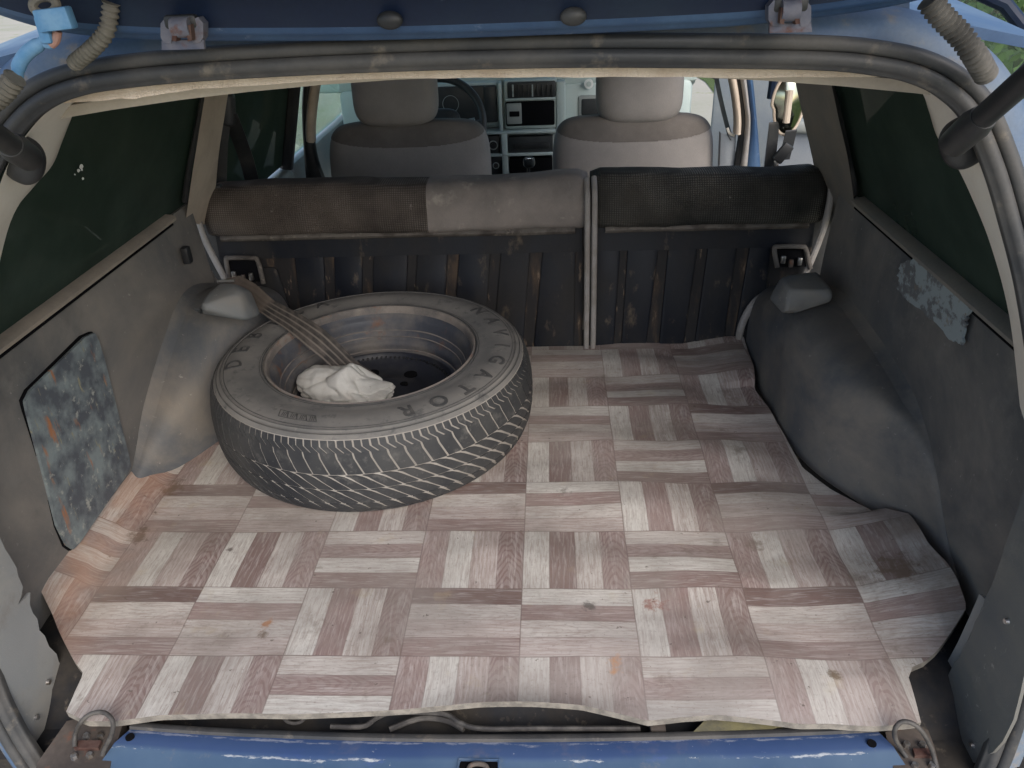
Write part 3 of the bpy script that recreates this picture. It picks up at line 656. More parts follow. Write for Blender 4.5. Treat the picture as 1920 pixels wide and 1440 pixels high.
# striker slot
p0, p1 = px(862, 1424, z=-.030), px(934, 1424, z=-.030)
slot = MB().box(((p0.x+p1.x)/2, p0.y-.022, p0.z-.004), (p1.x-p0.x, .044, .006), .002).build('striker_slot', M['hole'], sl_)
MB().tube([(p0.x-.001, p0.y, p0.z+.001), (p1.x+.001, p0.y, p0.z+.001), (p1.x+.001, p0.y-.045, p0.z-.001), (p0.x-.001, p0.y-.045, p0.z-.001)], .0012, 6, True).build('slot_lip', M['blue_l'], sl_)
MB().tube(spline([(p0.x+.012, p0.y-.035, p0.z), (p0.x+.014, p0.y-.010, p0.z+.002), (p1.x-.014, p0.y-.010, p0.z+.002), (p1.x-.012, p0.y-.035, p0.z)]), .003, 10).build('striker', M['brown'], sl_)

# corner brackets with lashing loops
def bracket(plate, loop, bolts, bar, lab):
    pb = MB().prism([px(u, v, z=-.036) for u, v in plate], (0, 0, -.02)).build('corner_bracket', M['brown'], car)
    pts = [px(u, v, z=z) for u, v, z in loop]
    MB().tube(spline(pts, 8), .0029, 12).build('lashing_loop', M['wire'], pb)
    for u, v in bolts:
        p = px(u, v, z=-.033); MB().cyl(p-Vector((0, 0, .006)), p+Vector((0, 0, .003)), .005, 6, .004).build('bolt', M['steel'], pb)
    MB().prism([px(u, v, z=-.030) for u, v in bar], (0, 0, -.012)).build('clamp_bar', M['redrust'], pb)
bracket([(125, 1352), (170, 1340), (232, 1350), (205, 1440), (190, 1480), (60, 1480), (70, 1430)], [(140, 1400, -.028), (142, 1375, -.018), (155, 1350, .008), (175, 1337, .016), (197, 1337, .018), (211, 1352, .012), (210, 1375, -.004), (198, 1400, -.022), (192, 1416, -.032)], [(139, 1418), (168, 1416), (162, 1380), (188, 1380)], [(143, 1388), (190, 1388), (184, 1402), (138, 1402)], '')
bracket([(1660, 1372), (1690, 1365), (1740, 1368), (1752, 1400), (1762, 1440), (1770, 1480), (1690, 1480), (1672, 1430)], [(1700, 1420, -.034), (1690, 1405, -.028), (1679, 1385, -.010), (1678, 1368, .006), (1688, 1355, .014), (1704, 1354, .017), (1722, 1364, .012), (1738, 1386, -.004), (1749, 1412, -.022), (1756, 1440, -.034)], [(1716, 1435), (1748, 1435), (1700, 1396), (1730, 1396)], [(1712, 1403), (1745, 1403), (1752, 1416), (1716, 1416)], '')

# gutter clutter: a cable, a ring and pressed steel
def gut(u, v, z=-.045): return px(u, v, z=z)
MB().tube(spline([gut(u, v, -.035) for u, v in ((620, 1362), (680, 1362), (708, 1345), (740, 1336), (830, 1338), (862, 1355), (900, 1366), (1000, 1366), (1200, 1366))], 8), .0035, 8).build('gutter_cable', M['wire'], car)
MB().tube(spline([gut(u, v, -.040) for u, v in ((730, 1368), (770, 1352), (800, 1346), (840, 1352), (870, 1368))], 8), .004, 8).build('gutter_cable', M['wire'], car)
MB().tube(spline([gut(552+20*math.cos(a), 1342+14*math.sin(a), -.035) for a in [2*math.pi*k/12 for k in range(12)]], 4, True), .0025, 8, True).build('cable_ring', M['wire'], car)
MB().prism([gut(u, v, -.03) for u, v in ((1320, 1352), (1345, 1342), (1430, 1340), (1470, 1356), (1440, 1372), (1300, 1372))], (0, 0, -.01)).build('foam_block', worn('old_foam', (.2, .18, .09), (.13, .12, .08), 30, rough=.95, bst=.5), car)
MB().box(gut(1232, 1366, -.045), (.02, .02, .02), .002).build('gutter_clip', M['brown'], car)

# ================================================================== TAILGATE
tg = thing('tailgate', 'raised dark blue tailgate hinged above the boot opening', 'tailgate', (CX, .05, .78))
TGY = .055
edge = spline([px(u, v, y=TGY) for u, v in ((-260, -70), (-60, 0), (60, 40), (150, 58), (290, 68), (420, 70), (720, 68), (1040, 58), (1300, 46), (1420, 38), (1560, 22), (1700, -2), (1860, -50), (1990, -110))], 8)
def tgrow(dy, dz): return [p+Vector((0, dy, dz)) for p in edge]
# double-ridged rim of the hinge edge
prof = [(.030, .004)]+[(.0+.006*math.cos(rad(a)), .001+.0045*math.sin(rad(a))) for a in (-20, -70, -120, -165)]+[(-.009, .0035)]+[(-.013+.004*math.cos(rad(a)), .0065+.004*math.sin(rad(a))) for a in (-70, -120, -180)]+[(-.020, .010)]
MB().grid([tgrow(dy, dz) for dy, dz in prof]).build('rim_ridge', M['blue'], tg, 60)
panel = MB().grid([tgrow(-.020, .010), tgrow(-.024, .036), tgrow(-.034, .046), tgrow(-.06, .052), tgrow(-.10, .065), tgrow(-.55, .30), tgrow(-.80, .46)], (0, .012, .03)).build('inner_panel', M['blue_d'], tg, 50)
MB().grid([tgrow(.03, .004), tgrow(.02, .05), tgrow(-.5, .36), tgrow(-.82, .53)], (0, .004, .008)).build('outer_skin', M['blue'], tg, 60)
e2 = [p+Vector((0, -.028, .040)) for p in edge]
MB().tube(e2, .0035, 8).build('flange_line', M['blue'], tg)
for u, v in ((731, 38), (1075, 31)):
    c = px(u, v, y=TGY-.028); MB().sell(c, (.0118, .005, .0078), 1, 1, 24, 14).build('grommet', M['black'], tg)
# hinges
def hinge(u, v, k):
    a, c = px(u-40, v+10, y=.018), px(u+42, v+10, y=.018)
    w = (c-a).length
    h = MB().prism([px(u-38, v+8, y=.020), px(u+40, v+6, y=.020), px(u+42, v+24, y=.016), px(u-38, v+26, y=.016)], (0, .004, 0)).build('hinge', M['hinge'], tg)
    for s in (-1, 1):
        q = [px(u+s*(16+x), v+y, y=.018) for x, y in ((0, -30), (14, -36), (24, -24), (24, 2), (18, 12), (4, 14))]
        MB().prism(q, (0, .012, 0)).build('knuckle', M['hinge'], h)
        q = [px(u+s*(8+x), v+y, y=.010) for x, y in ((0, -20), (8, -22), (11, 8), (3, 10))]
        MB().prism(q, (0, .01, 0)).build('rust_edge', M['redrust'], h)
    MB().cyl(px(u-17, v-16, y=.016), px(u+17, v-17, y=.016), .0085, 18).build('pin', M['hinge'], h)
    MB().box(px(u, v-27, y=.022), (.03, .01, .012), .003).build('hollow', M['black'], h)
hinge(341, 68, 0); hinge(1481, 36, 1)

# gas struts
def strut(a, c, cup, lab, sx):
    a, c = Vector(a), Vector(c); d = (c-a).normalized(); h = thing('gas_strut', lab, 'gas strut', a, 'gas struts of the tailgate')
    MB().tube([a+d*.02, a+d*.06, a+d*.75], .0105, 18).build('cylinder', M['black'], h)
    MB().tube([a-d*.012, a-d*.008, a+d*.03, a+d*.045], [.008, .0135, .0145, .0115], 18).build('end_socket', M['black'], h)
    MB().cyl(a, a+Vector((sx*.03, .03, -.005)), .006, 12).build('ball_stud', M['steel'], h)
    # moulded cup in the pillar trim
    ca = pl(*cup, (0, -.11+.028, 0), (0, 1, -.25))
    MB().sell(ca, (.022, .012, .027), .9, .8, 28, 16, Matrix.Rotation(rad(-30*sx), 3, 'Y')).build('mount_cup', M['black'], h)
strut(opening(48, 292, -.028), px(-75, 205, y=-.10), (44, 300), 'black gas strut reaching up from the left pillar', -1)
strut(opening(1796, 262, -.028), px(1935, 138, y=-.06), (1806, 268), 'black gas strut reaching up from the right pillar', 1)

# corrugated hoses and the taped blue cable
def hose(pts, r, lab, mat, pitch=.0052, sub=12, name='corrugated_hose', grp='corrugated hoses at the hinge line'):
    p = spline(pts, sub); L = [0]
    for a, c in zip(p, p[1:]): L.append(L[-1]+(c-a).length)
    n = int(L[-1]/pitch*6); q = []; rr = []
    for i in range(n+1):
        s = L[-1]*i/n; k = max(0, min(len(p)-2, bisect.bisect(L, s)-1)); t = (s-L[k])/max(1e-9, L[k+1]-L[k]); q.append(p[k].lerp(p[k+1], t)); rr.append(r*(1+.16*math.cos(2*math.pi*s/pitch)))
    o = MB().tube(q, rr, 16).build(name, mat, None, 60); tag(o, lab, 'hose', grp); return o
hose([px(u, v, y=y) for u, v, y in ((208, 5, .03), (206, 30, .03), (198, 62, .028), (172, 92, .03), (138, 120, .04))], .0068, 'dusty corrugated hose curving down beside the left hinge', M['hose'])
hose([px(u, v, y=y) for u, v, y in ((28, 146, -.0), (12, 168, -.0), (-14, 192, -.0), (-50, 210, 0))], .0085, 'pale corrugated hose below the blue taped cable', M['hose'])
hose([px(u, v, y=y) for u, v, y in ((1742, 0, .03), (1765, 30, .03), (1800, 66, .03), (1828, 104, .03), (1850, 142, .045))], .0092, 'dark corrugated hose at the right end of the roof edge', M['hosed'])
bc = thing('taped_cable', 'sky blue taped cable with a square connector, upper left', 'cable', px(60, 140, y=.01))
MB().tube(spline([px(u, v, y=.012) for u, v in ((90, 62), (80, 78), (52, 98), (36, 122), (32, 152))], 6), [.0048]*8+[.0062]*12+[.0052]*5, 12).build('sleeve', M['sky_blue'], bc)
MB().tube(spline([px(u, v, y=.008) for u, v in ((84, 82), (96, 84), (102, 74), (108, 58))], 6), .0036, 10).build('pigtail', M['sky_blue'], bc)
MB().tube(spline([px(u, v, y=.006) for u, v in ((96, 84), (104, 76), (108, 58))], 6), .0038, 10).build('bare_copper', worn('copper_wrap', (.36, .19, .15), (.3, .2, .17), 60, rough=.6), bc)
MB().box(px(104, 36, y=.0), (.031, .012, .018), .002, 2, Matrix.Rotation(rad(-4), 3, 'Y')).build('connector', M['sky_blue'], bc)
MB().box(px(84, 56, y=.004), (.010, .009, .022), .002).build('connector_tab', M['sky_blue'], bc)
MB().tube(spline([px(84+22*math.cos(a), 10+16*math.sin(a), y=.012) for a in [2*math.pi*k/10 for k in range(10)]], 4, True), .004, 8, True).build('rubber_ring', M['hose'], bc)

# ================================================================== REAR SEAT BACKS
def seat_back(lab, x0, x1, ztop, woven, grey_from, ribs, latch, is_left):
    t = thing('rear_seat_backrest', lab, 'seat back', ((x0+x1)/2, .95, -.01), 'split rear seat backs')
    def plate(z): return .932+.16*z                     # y of the painted steel back at height z
    # steel back
    MB().grid([[(x0+.012+(x1-x0-.024)*i/12, plate(z)+.006, z) for i in range(13)] for z in (-.012, .1, .2, .30)], (0, .012, 0)).build('back_plate', M['rust'], t)
    for a, c, zt, zb in ribs:
        bm = MB(); n = 5
        ya, yc = plate(zb), plate(zt); wdt = c[0]-a[0]
        # a raised pressing: bevelled slab following the tilt of the back
        b_ = bmesh.new(); bmesh.ops.create_cube(b_, size=1); bmesh.ops.scale(b_, vec=(1, .010, 1), verts=b_.verts)
        bm2 = []
        for v in b_.verts:
            s, tt = v.co.x+.5, v.co.z+.5; xb = a[1]+(c[1]-a[1])*s; xt = a[0]+(c[0]-a[0])*s; z = zb+(zt-zb)*tt
            v.co = Vector((xb+(xt-xb)*tt, plate(z)+.004+v.co.y*.9, z))
        vert_e = [e for e in b_.edges if abs(e.verts[0].co.z-e.verts[1].co.z) < .02 and abs(e.verts[0].co.x-e.verts[1].co.x) < .01]
        if vert_e: bmesh.ops.bevel(b_, geom=vert_e, offset=.010, segments=3, profile=.5, affect='EDGES')
        bmesh.ops.bevel(b_, geom=[e for e in b_.edges if all(vv.co.y < plate(vv.co.z)+.003 for vv in e.verts)], offset=.0032, segments=2, profile=.5, affect='EDGES')
        MB().bm(b_).build('pressed_panel', M['navy'], t, 40)
    # header plate and rail
    MB().grid([[(x0+.014, plate(z)-.001, z), (x1-.014, plate(z)-.001, z)] for z in (.222, .285)], (0, .008, 0)).build('header_plate', M['navy'], t)
    zr = .272
    MB().grid([[(x0+.03+(x1-x0-.06)*i/20, y, z+.0012*fbm((i*.5, x0, z*40))) for i in range(21)] for y, z in ((plate(zr)+.005, zr+.011), (plate(zr)-.013, zr+.008), (plate(zr)-.017, zr+.002), (plate(zr)-.013, zr-.005), (plate(zr)+.002, zr-.008))]).build('rail', M['rail'], t, 50)
    # cushion
    def cprof(x, k):
        top = ztop+.004*math.sin(x*9)+.005*fbm((x*5, 0, 3)); bt = .281
        e0, e1 = (x-x0), (x1-x)
        rd = .028; sh = 1-(1-math.sqrt(max(0, 1-(1-min(1, min(e0, e1)/rd))**2)))*.35
        P_ = [(.985, bt-.01), (.966, bt-.002), (.956, bt+.010), (.955, bt+.035), (.959, bt+.062), (.968, bt+.085), (.985, top-.003), (1.015, top), (1.06, top-.004), (1.095, top-.03), (1.10, bt)]
        out = []
        for y, z in P_:
            zz = bt+(z-bt)*(.72+.28*sh) if z > bt else z
            out.append(Vector((x, y+.007*fbm((x*6, z*9, y*5))+.004*fbm((x*22, z*14, 4))+(1-sh)*.03, zz)))
        return out
    def cushion(a, c, mat, name, lift=0):
        N = max(6, int((c-a)/.02)); rows = [cprof(a+(c-a)*i/N, i) for i in range(N+1)]
        rows = [spline(r, 3) for r in rows]
        if lift: rows = [[p+Vector((0, -lift if p.y < 1.0 else 0, lift if p.z > .36 else 0)) for p in r] for r in rows]
        o = MB().grid(rows); L = len(rows[0])
        for r in (rows[0], rows[-1]): o.add(r, [tuple(range(len(r)))])
        return o.build(name, mat, t, 70)
    if grey_from is not None:
        cushion(x0, grey_from, M[woven], 'woven_cushion'); cushion(grey_from, x1, M['piping_soft'], 'grey_cushion', .0012)
    else:
        cushion(x0, x1, M[woven], 'woven_cushion')
    # grey edge piping down both sides
    for s, xx in ((0, x0), (1, x1)):
        xx2 = xx+(.004 if s == 0 else -.004)
        if (is_left and s == 0): pts = [(xx2-.004, 1.0, ztop-.014), (xx2-.008, .958, ztop-.03), (xx2-.006, .944, .30), (xx2+.006, .945, .24), (xx2+.022, .945, .18), (xx2+.034, .94, .13), (xx2+.05, .93, 0)]; r = .0075
        elif (not is_left and s == 1): pts = [(xx2+.006, 1.0, ztop-.02), (xx2+.010, .965, ztop-.03), (xx2+.006, .95, .30), (xx2-.002, .947, .25), (xx2-.016, .945, .19), (xx2-.03, .94, .15)]; r = .0075
        else: pts = [(xx2, .99, ztop-.004), (xx2, .95, ztop-.03), (xx2, .938, .30), (xx2, .926, .2), (xx2, .922, .1), (xx2, .920, -.01)]; r = .0065
        MB().tube(spline(pts, 6), r, 10).build('edge_piping', M['piping'], t)
    # latch pocket
    if latch:
        (u0, v0, u1, v1), lo_ = latch
        zc = px((u0+u1)/2, v0, y=.95).z
        a, c = px(u0, v0, y=.953), px(u1, v0, y=.953); d_, e_ = px(u0+8, v1, y=.940), px(u1+6, v1, y=.940)
        MB().prism([a, c, e_, d_], (0, .02, 0)).build('latch_pocket', M['hole'], t)
        MB().tube(spline([d_+Vector((-.004, -.004, 0)), a+Vector((-.002, -.006, .004)), a+Vector((.01, -.008, .010)), c+Vector((-.01, -.008, .010)), c+Vector((.004, -.006, .002)), e_+Vector((.008, -.004, -.004))], 6), .0055, 10).build('pocket_lip', M['rail'], t)
        for f in (.12, .42, .72):
            q = d_.lerp(e_, f)+Vector((0, -.001, .012+.006*math.sin(f*9)))
            MB().box(q, (.010, .008, .018), .002).build('latch_tooth', M['steel'] if f != .42 else M['brown'], t)
    return t
M['piping_soft'] = worn('grey_seat_cloth', (.15, .136, .128), (.225, .20, .185), 8, .38, .64, (.29, .265, .235), 24, .58, .72, .95, spec=.15, bst=.4, bsc=420)
def xs(u, v): return px(u, v, y=.945).x
ribsL = []
for ut0, ut1, ub0, ub1 in ((470, 500, 540, 566), (545, 594, 575, 612), (622, 668, 634, 676), (698, 756, 700, 755), (782, 832, 776, 826), (862, 914, 852, 904), (942, 990, 928, 976), (1022, 1076, 1004, 1072)):
    ribsL.append(((xs(ut0-4, 462), xs(ub0-4, 640)), (xs(ut1+4, 462), xs(ub1+4, 640)), .232 if ut0 > 480 else .20, -.012))
ribsR = []
for ut0, ut1, ub0, ub1 in ((1120, 1162, 1106, 1146), (1184, 1236, 1168, 1206), (1262, 1311, 1238, 1276), (1338, 1386, 1304, 1350), (1418, 1450, 1376, 1420)):
    ribsR.append(((xs(ut0-4, 448), xs(ub0-4, 640)), (xs(ut1+4, 448), xs(ub1+4, 640)), .238, -.012))
xg = xs(1106, 420)
rs1 = seat_back('wide rear seat back, woven brown and plain grey cushion over rusty black steel', xs(376, 400)-.006, xg-.002, .386, 'fab_brown', xs(797, 380), ribsL, ((428, 489, 482, 528), 0), True)
rs2 = seat_back('narrow rear seat back with woven black cushion over rusty black steel', xg+.006, xs(1548, 400)+.004, .390, 'fab_black', None, ribsR, ((1452, 468, 1506, 500), 0), False)
MB().tube(spline([px(u, v, y=.925) for u, v in ((1384, 640), (1390, 612), (1402, 585), (1420, 562), (1448, 546))], 6), .0085, 10).build('arch_piping', M['piping'], rs2)
MB().box((CX-.0, 1.17, .10), (1.30, .12, .36), .03).build('seat_back_pad', M['seatgrey'], rs1)
MB().box((CX-.0, 1.35, -.12), (1.30, .40, .16), .04).build('seat_bench', M['seatgrey'], rs1)

# ================================================================== FRONT SEATS
def front_seat(lab, ul, ur, vtop, hu0, hu1, hv1, Y, slit):
    a, c = px(ul, 300, y=Y), px(ur, 300, y=Y); top = px((ul+ur)/2, vtop, y=Y).z; cx = (a.x+c.x)/2; hw = (c.x-a.x)/2
    t = thing('front_seat', lab, 'car seat', (cx, Y, -.27), 'front seats')
    R_ = Matrix.Rotation(rad(-9), 3, 'X')
    o = MB().sell((cx, Y+.06, top-.30), (hw, .100, .31), .27, .5, 64, 40, R_).build('backrest', M['seatgrey'], t, 80)
    nu_, nv_ = 160, 260; cap = MB().sell((cx, Y+.06, top-.30), (hw*1.004, .1008, .3112), .27, .5, nu_, nv_, R_)
    lim = lambda p: top-.020-.034*max(0, 1-((p.x-cx)/(hw*.97))**2)**.5
    cap.f = [f for f in cap.f if all(cap.v[k].z > lim(cap.v[k]) for k in f)]; cap.build('top_panel', M['seatdark'], t, 80)
    h0, h1 = px(hu0, 200, y=Y+.06), px(hu1, 200, y=Y+.06); hb = px((hu0+hu1)/2, hv1, y=Y+.06).z
    hx = (h0.x+h1.x)/2; hr = (h1.x-h0.x)/2
    MB().sell((hx, Y+.07, hb+.105), (hr, .062, .108), .5, .6, 44, 28, Matrix.Rotation(rad(-6), 3, 'X')).build('headrest', M['seatgrey'], t, 80)
    for s in (-1, 1): MB().cyl((hx+s*hr*.55, Y+.07, hb-.06), (hx+s*hr*.55, Y+.07, hb+.05), .006, 10).build('headrest_post', M['black'], t)
    MB().sell((cx, Y+.36, -.16), (hw, .26, .10), .35, .4, 40, 20).build('seat_cushion', M['seatgrey'], t, 80)
    return t
front_seat('grey driver seat in front of the steering wheel', 608, 916, 243, 664, 822, 236, 1.62, 0)
front_seat('grey front passenger seat beside the open door', 1036, 1344, 232, 1117, 1279, 230, 1.62, 0)

# ================================================================== DASHBOARD
DY = 2.28
db = thing('dashboard', 'grey green dashboard with vents, radio slot and centre console', 'dashboard', (px(1000, 330, y=DY).x, DY, -.25))
def pbox(u0, v0, u1, v1, y, dep, name, mat, bev=.003, par=db, seg=2):
    a, c = px(u0, v1, y=y), px(u1, v0, y=y)
    # front face at y; box goes forward by dep; follow the slight camera roll by using centre row
    um, vm = (u0+u1)/2, (v0+v1)/2; l, r = px(u0, vm, y=y).x, px(u1, vm, y=y).x; b_, t_ = px(um, v1, y=y).z, px(um, v0, y=y).z
    return MB().box(((l+r)/2, y+dep/2, (b_+t_)/2), (r-l, dep, t_-b_), min(bev, (r-l)*.3, (t_-b_)*.3, dep*.4), seg).build(name, mat, par, 40)
pbox(640, 158, 1296, 300, DY+.05, .25, 'main_panel', M['dash'], .03)
pbox(560, 100, 1312, 166, DY+.06, .35, 'dash_top', M['dash'], .02)
pbox(908, 238, 1050, 470, DY+.035, .25, 'console', M['dash2'], .01)
pbox(720, 156, 938, 240, DY+.02, .06, 'instrument_hood', M['dash'], .015)
pbox(735, 163, 932, 233, DY+.012, .03, 'instrument_cluster', M['dashd'], .006)
pbox(908, 162, 931, 230, DY+.004, .03, 'side_vent', M['dashd'], .004)
pbox(935, 155, 941, 246, DY-.006, .05, 'console_edge', M['dash'], .004)
pbox(1043, 152, 1060, 248, DY+.01, .06, 'console_edge', M['dash'], .006)
pbox(945, 149, 1045, 242, DY+.015, .05, 'stack_frame', M['dash'], .01)
v_ = pbox(951, 153, 1042, 184, DY+.008, .04, 'centre_vent', M['dashd'], .006)
for k in range(9): pbox(960+k*9.2, 159, 963+k*9.2, 182, DY+.002, .02, 'vent_slat', M['dash2'] if k in (0, 4) else M['black'], .001, v_)
pbox(947, 184, 1042, 188, DY-.002, .03, 'shelf_lip', M['dash'], .003)
pbox(948, 190, 1040, 236, DY+.006, .04, 'storage_slot', M['hole'], .006)
pbox(950, 194, 978, 233, DY+.0, .02, 'cassette_box', M['dash2'], .003)
pbox(955, 209, 974, 219, DY-.003, .02, 'cassette_slot', M['hole'], .002)
for (u0, v0, u1, v1) in ((908, 246, 1042, 251), (908, 288, 1040, 293), (941, 249, 952, 332)): pbox(u0, v0, u1, v1, DY-.012, .05, 'console_divider', M['dash'], .004)
pbox(953, 256, 1037, 287, DY+.0, .04, 'radio', M['dashd'], .004)
pbox(962, 268, 1030, 279, DY-.004, .02, 'radio_face', M['black'], .002)
pbox(956, 296, 1036, 345, DY+.0, .04, 'ashtray_recess', M['hole'], .004)
for u, v, r in ((925, 272, .016), (930, 310, .011)):
    c = px(u, v, y=DY); pbox(u-13, v-17, u+12, v+17, DY+.004, .03, 'switch_panel', M['dashd'], .004)
    MB().tube([c+Vector((r*math.cos(q), -.004, r*math.sin(q))) for q in [2*math.pi*k/20 for k in range(20)]], .0022, 6, True).build('knob_ring', M['dash2'], db)
    MB().cyl(c, c-Vector((0, .018, 0)), r*.5, 16).build('knob', M['black'], db)
for u, r in ((790, .03), (845, .03)):
    c = px(u, 195, y=DY+.011); MB().tube([c+Vector((r*math.cos(q), 0, r*math.sin(q))) for q in [2*math.pi*k/28 for k in range(28)]], .0012, 6, True).build('gauge_ring', M['dash2'], db)
c = px(1104, 157, y=DY+.04)
MB().cyl(c, c-Vector((0, .006, 0)), .017, 24).build('badge', M['white'], db); MB().cyl(c-Vector((0, .005, 0)), c-Vector((0, .009, 0)), .009, 20).build('badge_centre', M['dash'], db)
pbox(1084, 178, 1180, 220, DY+.042, .03, 'glovebox_recess', M['dash2'], .008); pbox(1090, 184, 1180, 216, DY+.038, .03, 'glovebox_slot', M['dashd'], .006)

sw = thing('steering_wheel', 'dark steering wheel behind the driver seat', 'steering wheel', px(822, 236, y=2.06))
c = px(824, 232, y=2.06); R_ = Matrix.Rotation(rad(-24), 3, 'X'); rr = (px(906, 232, y=2.06)-c).length
MB().tube([c+R_ @ Vector((rr*math.cos(q), 0, rr*math.sin(q))) for q in [2*math.pi*k/64 for k in range(64)]], .0135, 12, True).build('rim', M['dashd'], sw, 70)
MB().sell(c, (.075, .03, .05), .6, .6, 30, 16, R_).build('hub', M['dashd'], sw, 70)
for s in (-1, 1): MB().tube([c, c+R_ @ Vector((s*rr*.5, .0, -.012)), c+R_ @ Vector((s*rr, 0, .0))], .012, 8).build('spoke', M['dashd'], sw)
MB().cyl(c+Vector((0, .02, 0)), c+Vector((0, .24, -.10)), .04, 18).build('column', M['dashd'], sw)
MB().tube([c+Vector((.02, .06, -.02)), c+Vector((.12, .06, -.005))], [.008, .011], 10).build('stalk', M['dash2'], sw)
gl = thing('gear_lever', 'gear lever with shiny knob between the front seats', 'gear lever', px(990, 345, y=2.10))
MB().tube([px(990, 360, y=2.12), px(991, 312, y=2.10)], .006, 10).build('shaft', M['black'], gl)
MB().sell(px(992, 304, y=2.10), (.022, .02, .020), .7, .7, 20, 12).build('knob', M['dashd'], gl)
MB().box(px(992, 297, y=2.09), (.030, .02, .008), .003).build('knob_cap', M['chrome'], gl)

# ================================================================== LEFT SIDE DOORS
dl = thing('rear_door', 'closed left rear door with dark tinted window and grey armrest', 'car door', (-.80, 1.3, -.30))
def q3(pts, y): return [px(u, v, y=y) for u, v in pts]
MB().box((-.79, 1.36, -.08), (.05, .64, .68), .015).build('door_panel', M['doorL'], dl)
MB().box((-.775, 1.36, .235), (.07, .56, .055), .02, 3).build('door_top_roll', M['doorL'], dl)
MB().box((-.73, 1.36, .12), (.10, .34, .07), .02, 3).build('armrest', M['doorL'], dl)
MB().prism([(-.785, .98, .27), (-.785, 1.66, .27), (-.66, 1.62, .70), (-.67, 1.0, .70)], (.004, 0, 0)).build('door_glass', M['glass'], dl, 0)
MB().tube([(-.775, 1.66, .26), (-.70, 1.65, .52), (-.65, 1.62, .70)], .022, 10).build('window_frame', M['black'], dl)
dl2 = thing('front_door', 'closed left front door beside the driver seat', 'car door', (-.80, 2.1, -.30))
MB().box((-.79, 2.10, -.08), (.05, .80, .68), .015).build('door_panel', M['doorL'], dl2)
MB().prism([(-.785, 1.70, .27), (-.785, 2.50, .27), (-.66, 2.30, .70), (-.66, 1.70, .70)], (.004, 0, 0)).build('door_glass', M['glass_clear'], dl2, 0)
bp = strip('door_pillar_trim', q3(((588, 120), (578, 180), (573, 235), (574, 265)), 1.66), q3(((604, 120), (594, 180), (588, 235), (588, 268)), 1.66), M['tan'], car)
strip('door_pillar', q3(((572, 120), (566, 200), (570, 290), (575, 350)), 1.67), q3(((592, 120), (582, 200), (590, 290), (610, 350)), 1.67), M['black'], car)
# windscreen and its frame
MB().prism([(-.70, 2.75, .36), (.62, 2.75, .36), (.52, 2.28, .74), (-.60, 2.28, .74)], (0, .005, 0)).build('windscreen', M['glass_clear'], car, 0)
for s, x0, x1 in ((-1, -.72, -.62), (1, .64, .54)): MB().tube([(x0, 2.78, .30), (x1, 2.26, .76)], .03, 10).build('screen_pillar', M['dash2'], car)
MB().box((CX, 3.0, .12), (1.4, .6, .12), .05).build('bonnet', M['blue'], car)

# left seat belt
bl = thing('seat_belt', 'black seat belt hanging from the left pillar', 'seat belt', px(430, 345, y=1.12))
MB().box(px(428, 205, y=1.10), (.030, .03, .075), .010, 3, Matrix.Rotation(rad(10), 3, 'Y')).build('belt_guide', M['black'], bl)
def ribbon(pts, wv, mat, name, par, th=.0014, uvs=False):
    p = spline(pts, 8) ; n = len(p); rows = []
    for i, q in enumerate(p):
        t = (p[min(i+1, n-1)]-p[max(i-1, 0)]).normalized(); w_ = wv(i/(n-1)) if callable(wv) else Vector(wv)
        rows.append([q-w_, q-w_*.5, q, q+w_*.5, q+w_])
    o = MB().grid(rows, (0, th, th)).build(name, mat, par, 60)
    if uvs:
        off = Vector(o['base']); l = o.data.uv_layers.new(name='UVMap'); 
        for lp in o.data.loops:
            c_ = o.data.vertices[lp.vertex_index].co+off
            i, j = min(((a, b_) for a in range(n) for b_ in range(5)), key=lambda k: (rows[k[0]][k[1]]-c_).length_squared)
            l.data[lp.index].uv = (j/4, i/(n-1))
    return o
ribbon([px(u, v, y=y) for u, v, y in ((430, 215, 1.09), (446, 255, 1.14), (462, 300, 1.2), (474, 345, 1.25))], (.016, .006, 0), M['black'], 'webbing', bl)
ribbon([px(u, v, y=y) for u, v, y in ((422, 225, 1.09), (416, 280, 1.09), (414, 350, 1.09))], (.012, .006, 0), M['black'], 'webbing', bl)

# ================================================================== RIGHT SIDE: open doors, pillar, belt
strip('door_pillar_trim', q3(((1362, 120), (1374, 180), (1379, 225), (1378, 252)), 1.56), q3(((1376, 120), (1386, 180), (1390, 225), (1389, 252)), 1.56), M['tan'], car)
strip('door_pillar', q3(((1376, 120), (1387, 190), (1390, 240), (1374, 345)), 1.575), q3(((1386, 120), (1396, 190), (1400, 240), (1386, 345)), 1.575), M['black'], car)
strip('door_seal', q3(((1384, 120), (1395, 190), (1398, 240), (1384, 345)), 1.56), q3(((1396, 120), (1404, 190), (1407, 240), (1398, 345)), 1.56), M['piping'], car)
strip('door_frame', q3(((1396, 120), (1405, 190), (1408, 240), (1396, 345)), 1.58), q3(((1408, 120), (1416, 190), (1422, 260), (1428, 345)), 1.58), M['blue'], car)
strip('lower_pillar', q3(((1352, 250), (1350, 300), (1348, 350), (1346, 380)), 1.60), q3(((1380, 250), (1378, 300), (1374, 350), (1372, 380)), 1.60), M['door'], car)
dr = thing('rear_door', 'open right rear door showing its pale grey inner panel', 'car door', (.95, 1.6, -.30))
def slab(p0, p1, z0, z1, th, name, mat, par, bev=.01):
    d = Vector((p1[0]-p0[0], p1[1]-p0[1], 0)); L = d.length; an = math.atan2(d.y, d.x)
    return MB().box(((p0[0]+p1[0])/2, (p0[1]+p1[1])/2, (z0+z1)/2), (L, th, z1-z0), bev, 3, Matrix.Rotation(an, 3, 'Z')).build(name, mat, par, 40)
A, B_ = (.70, 1.66), (1.42, 1.40)
slab(A, B_, -.32, .355, .07, 'door_panel', M['door'], dr)
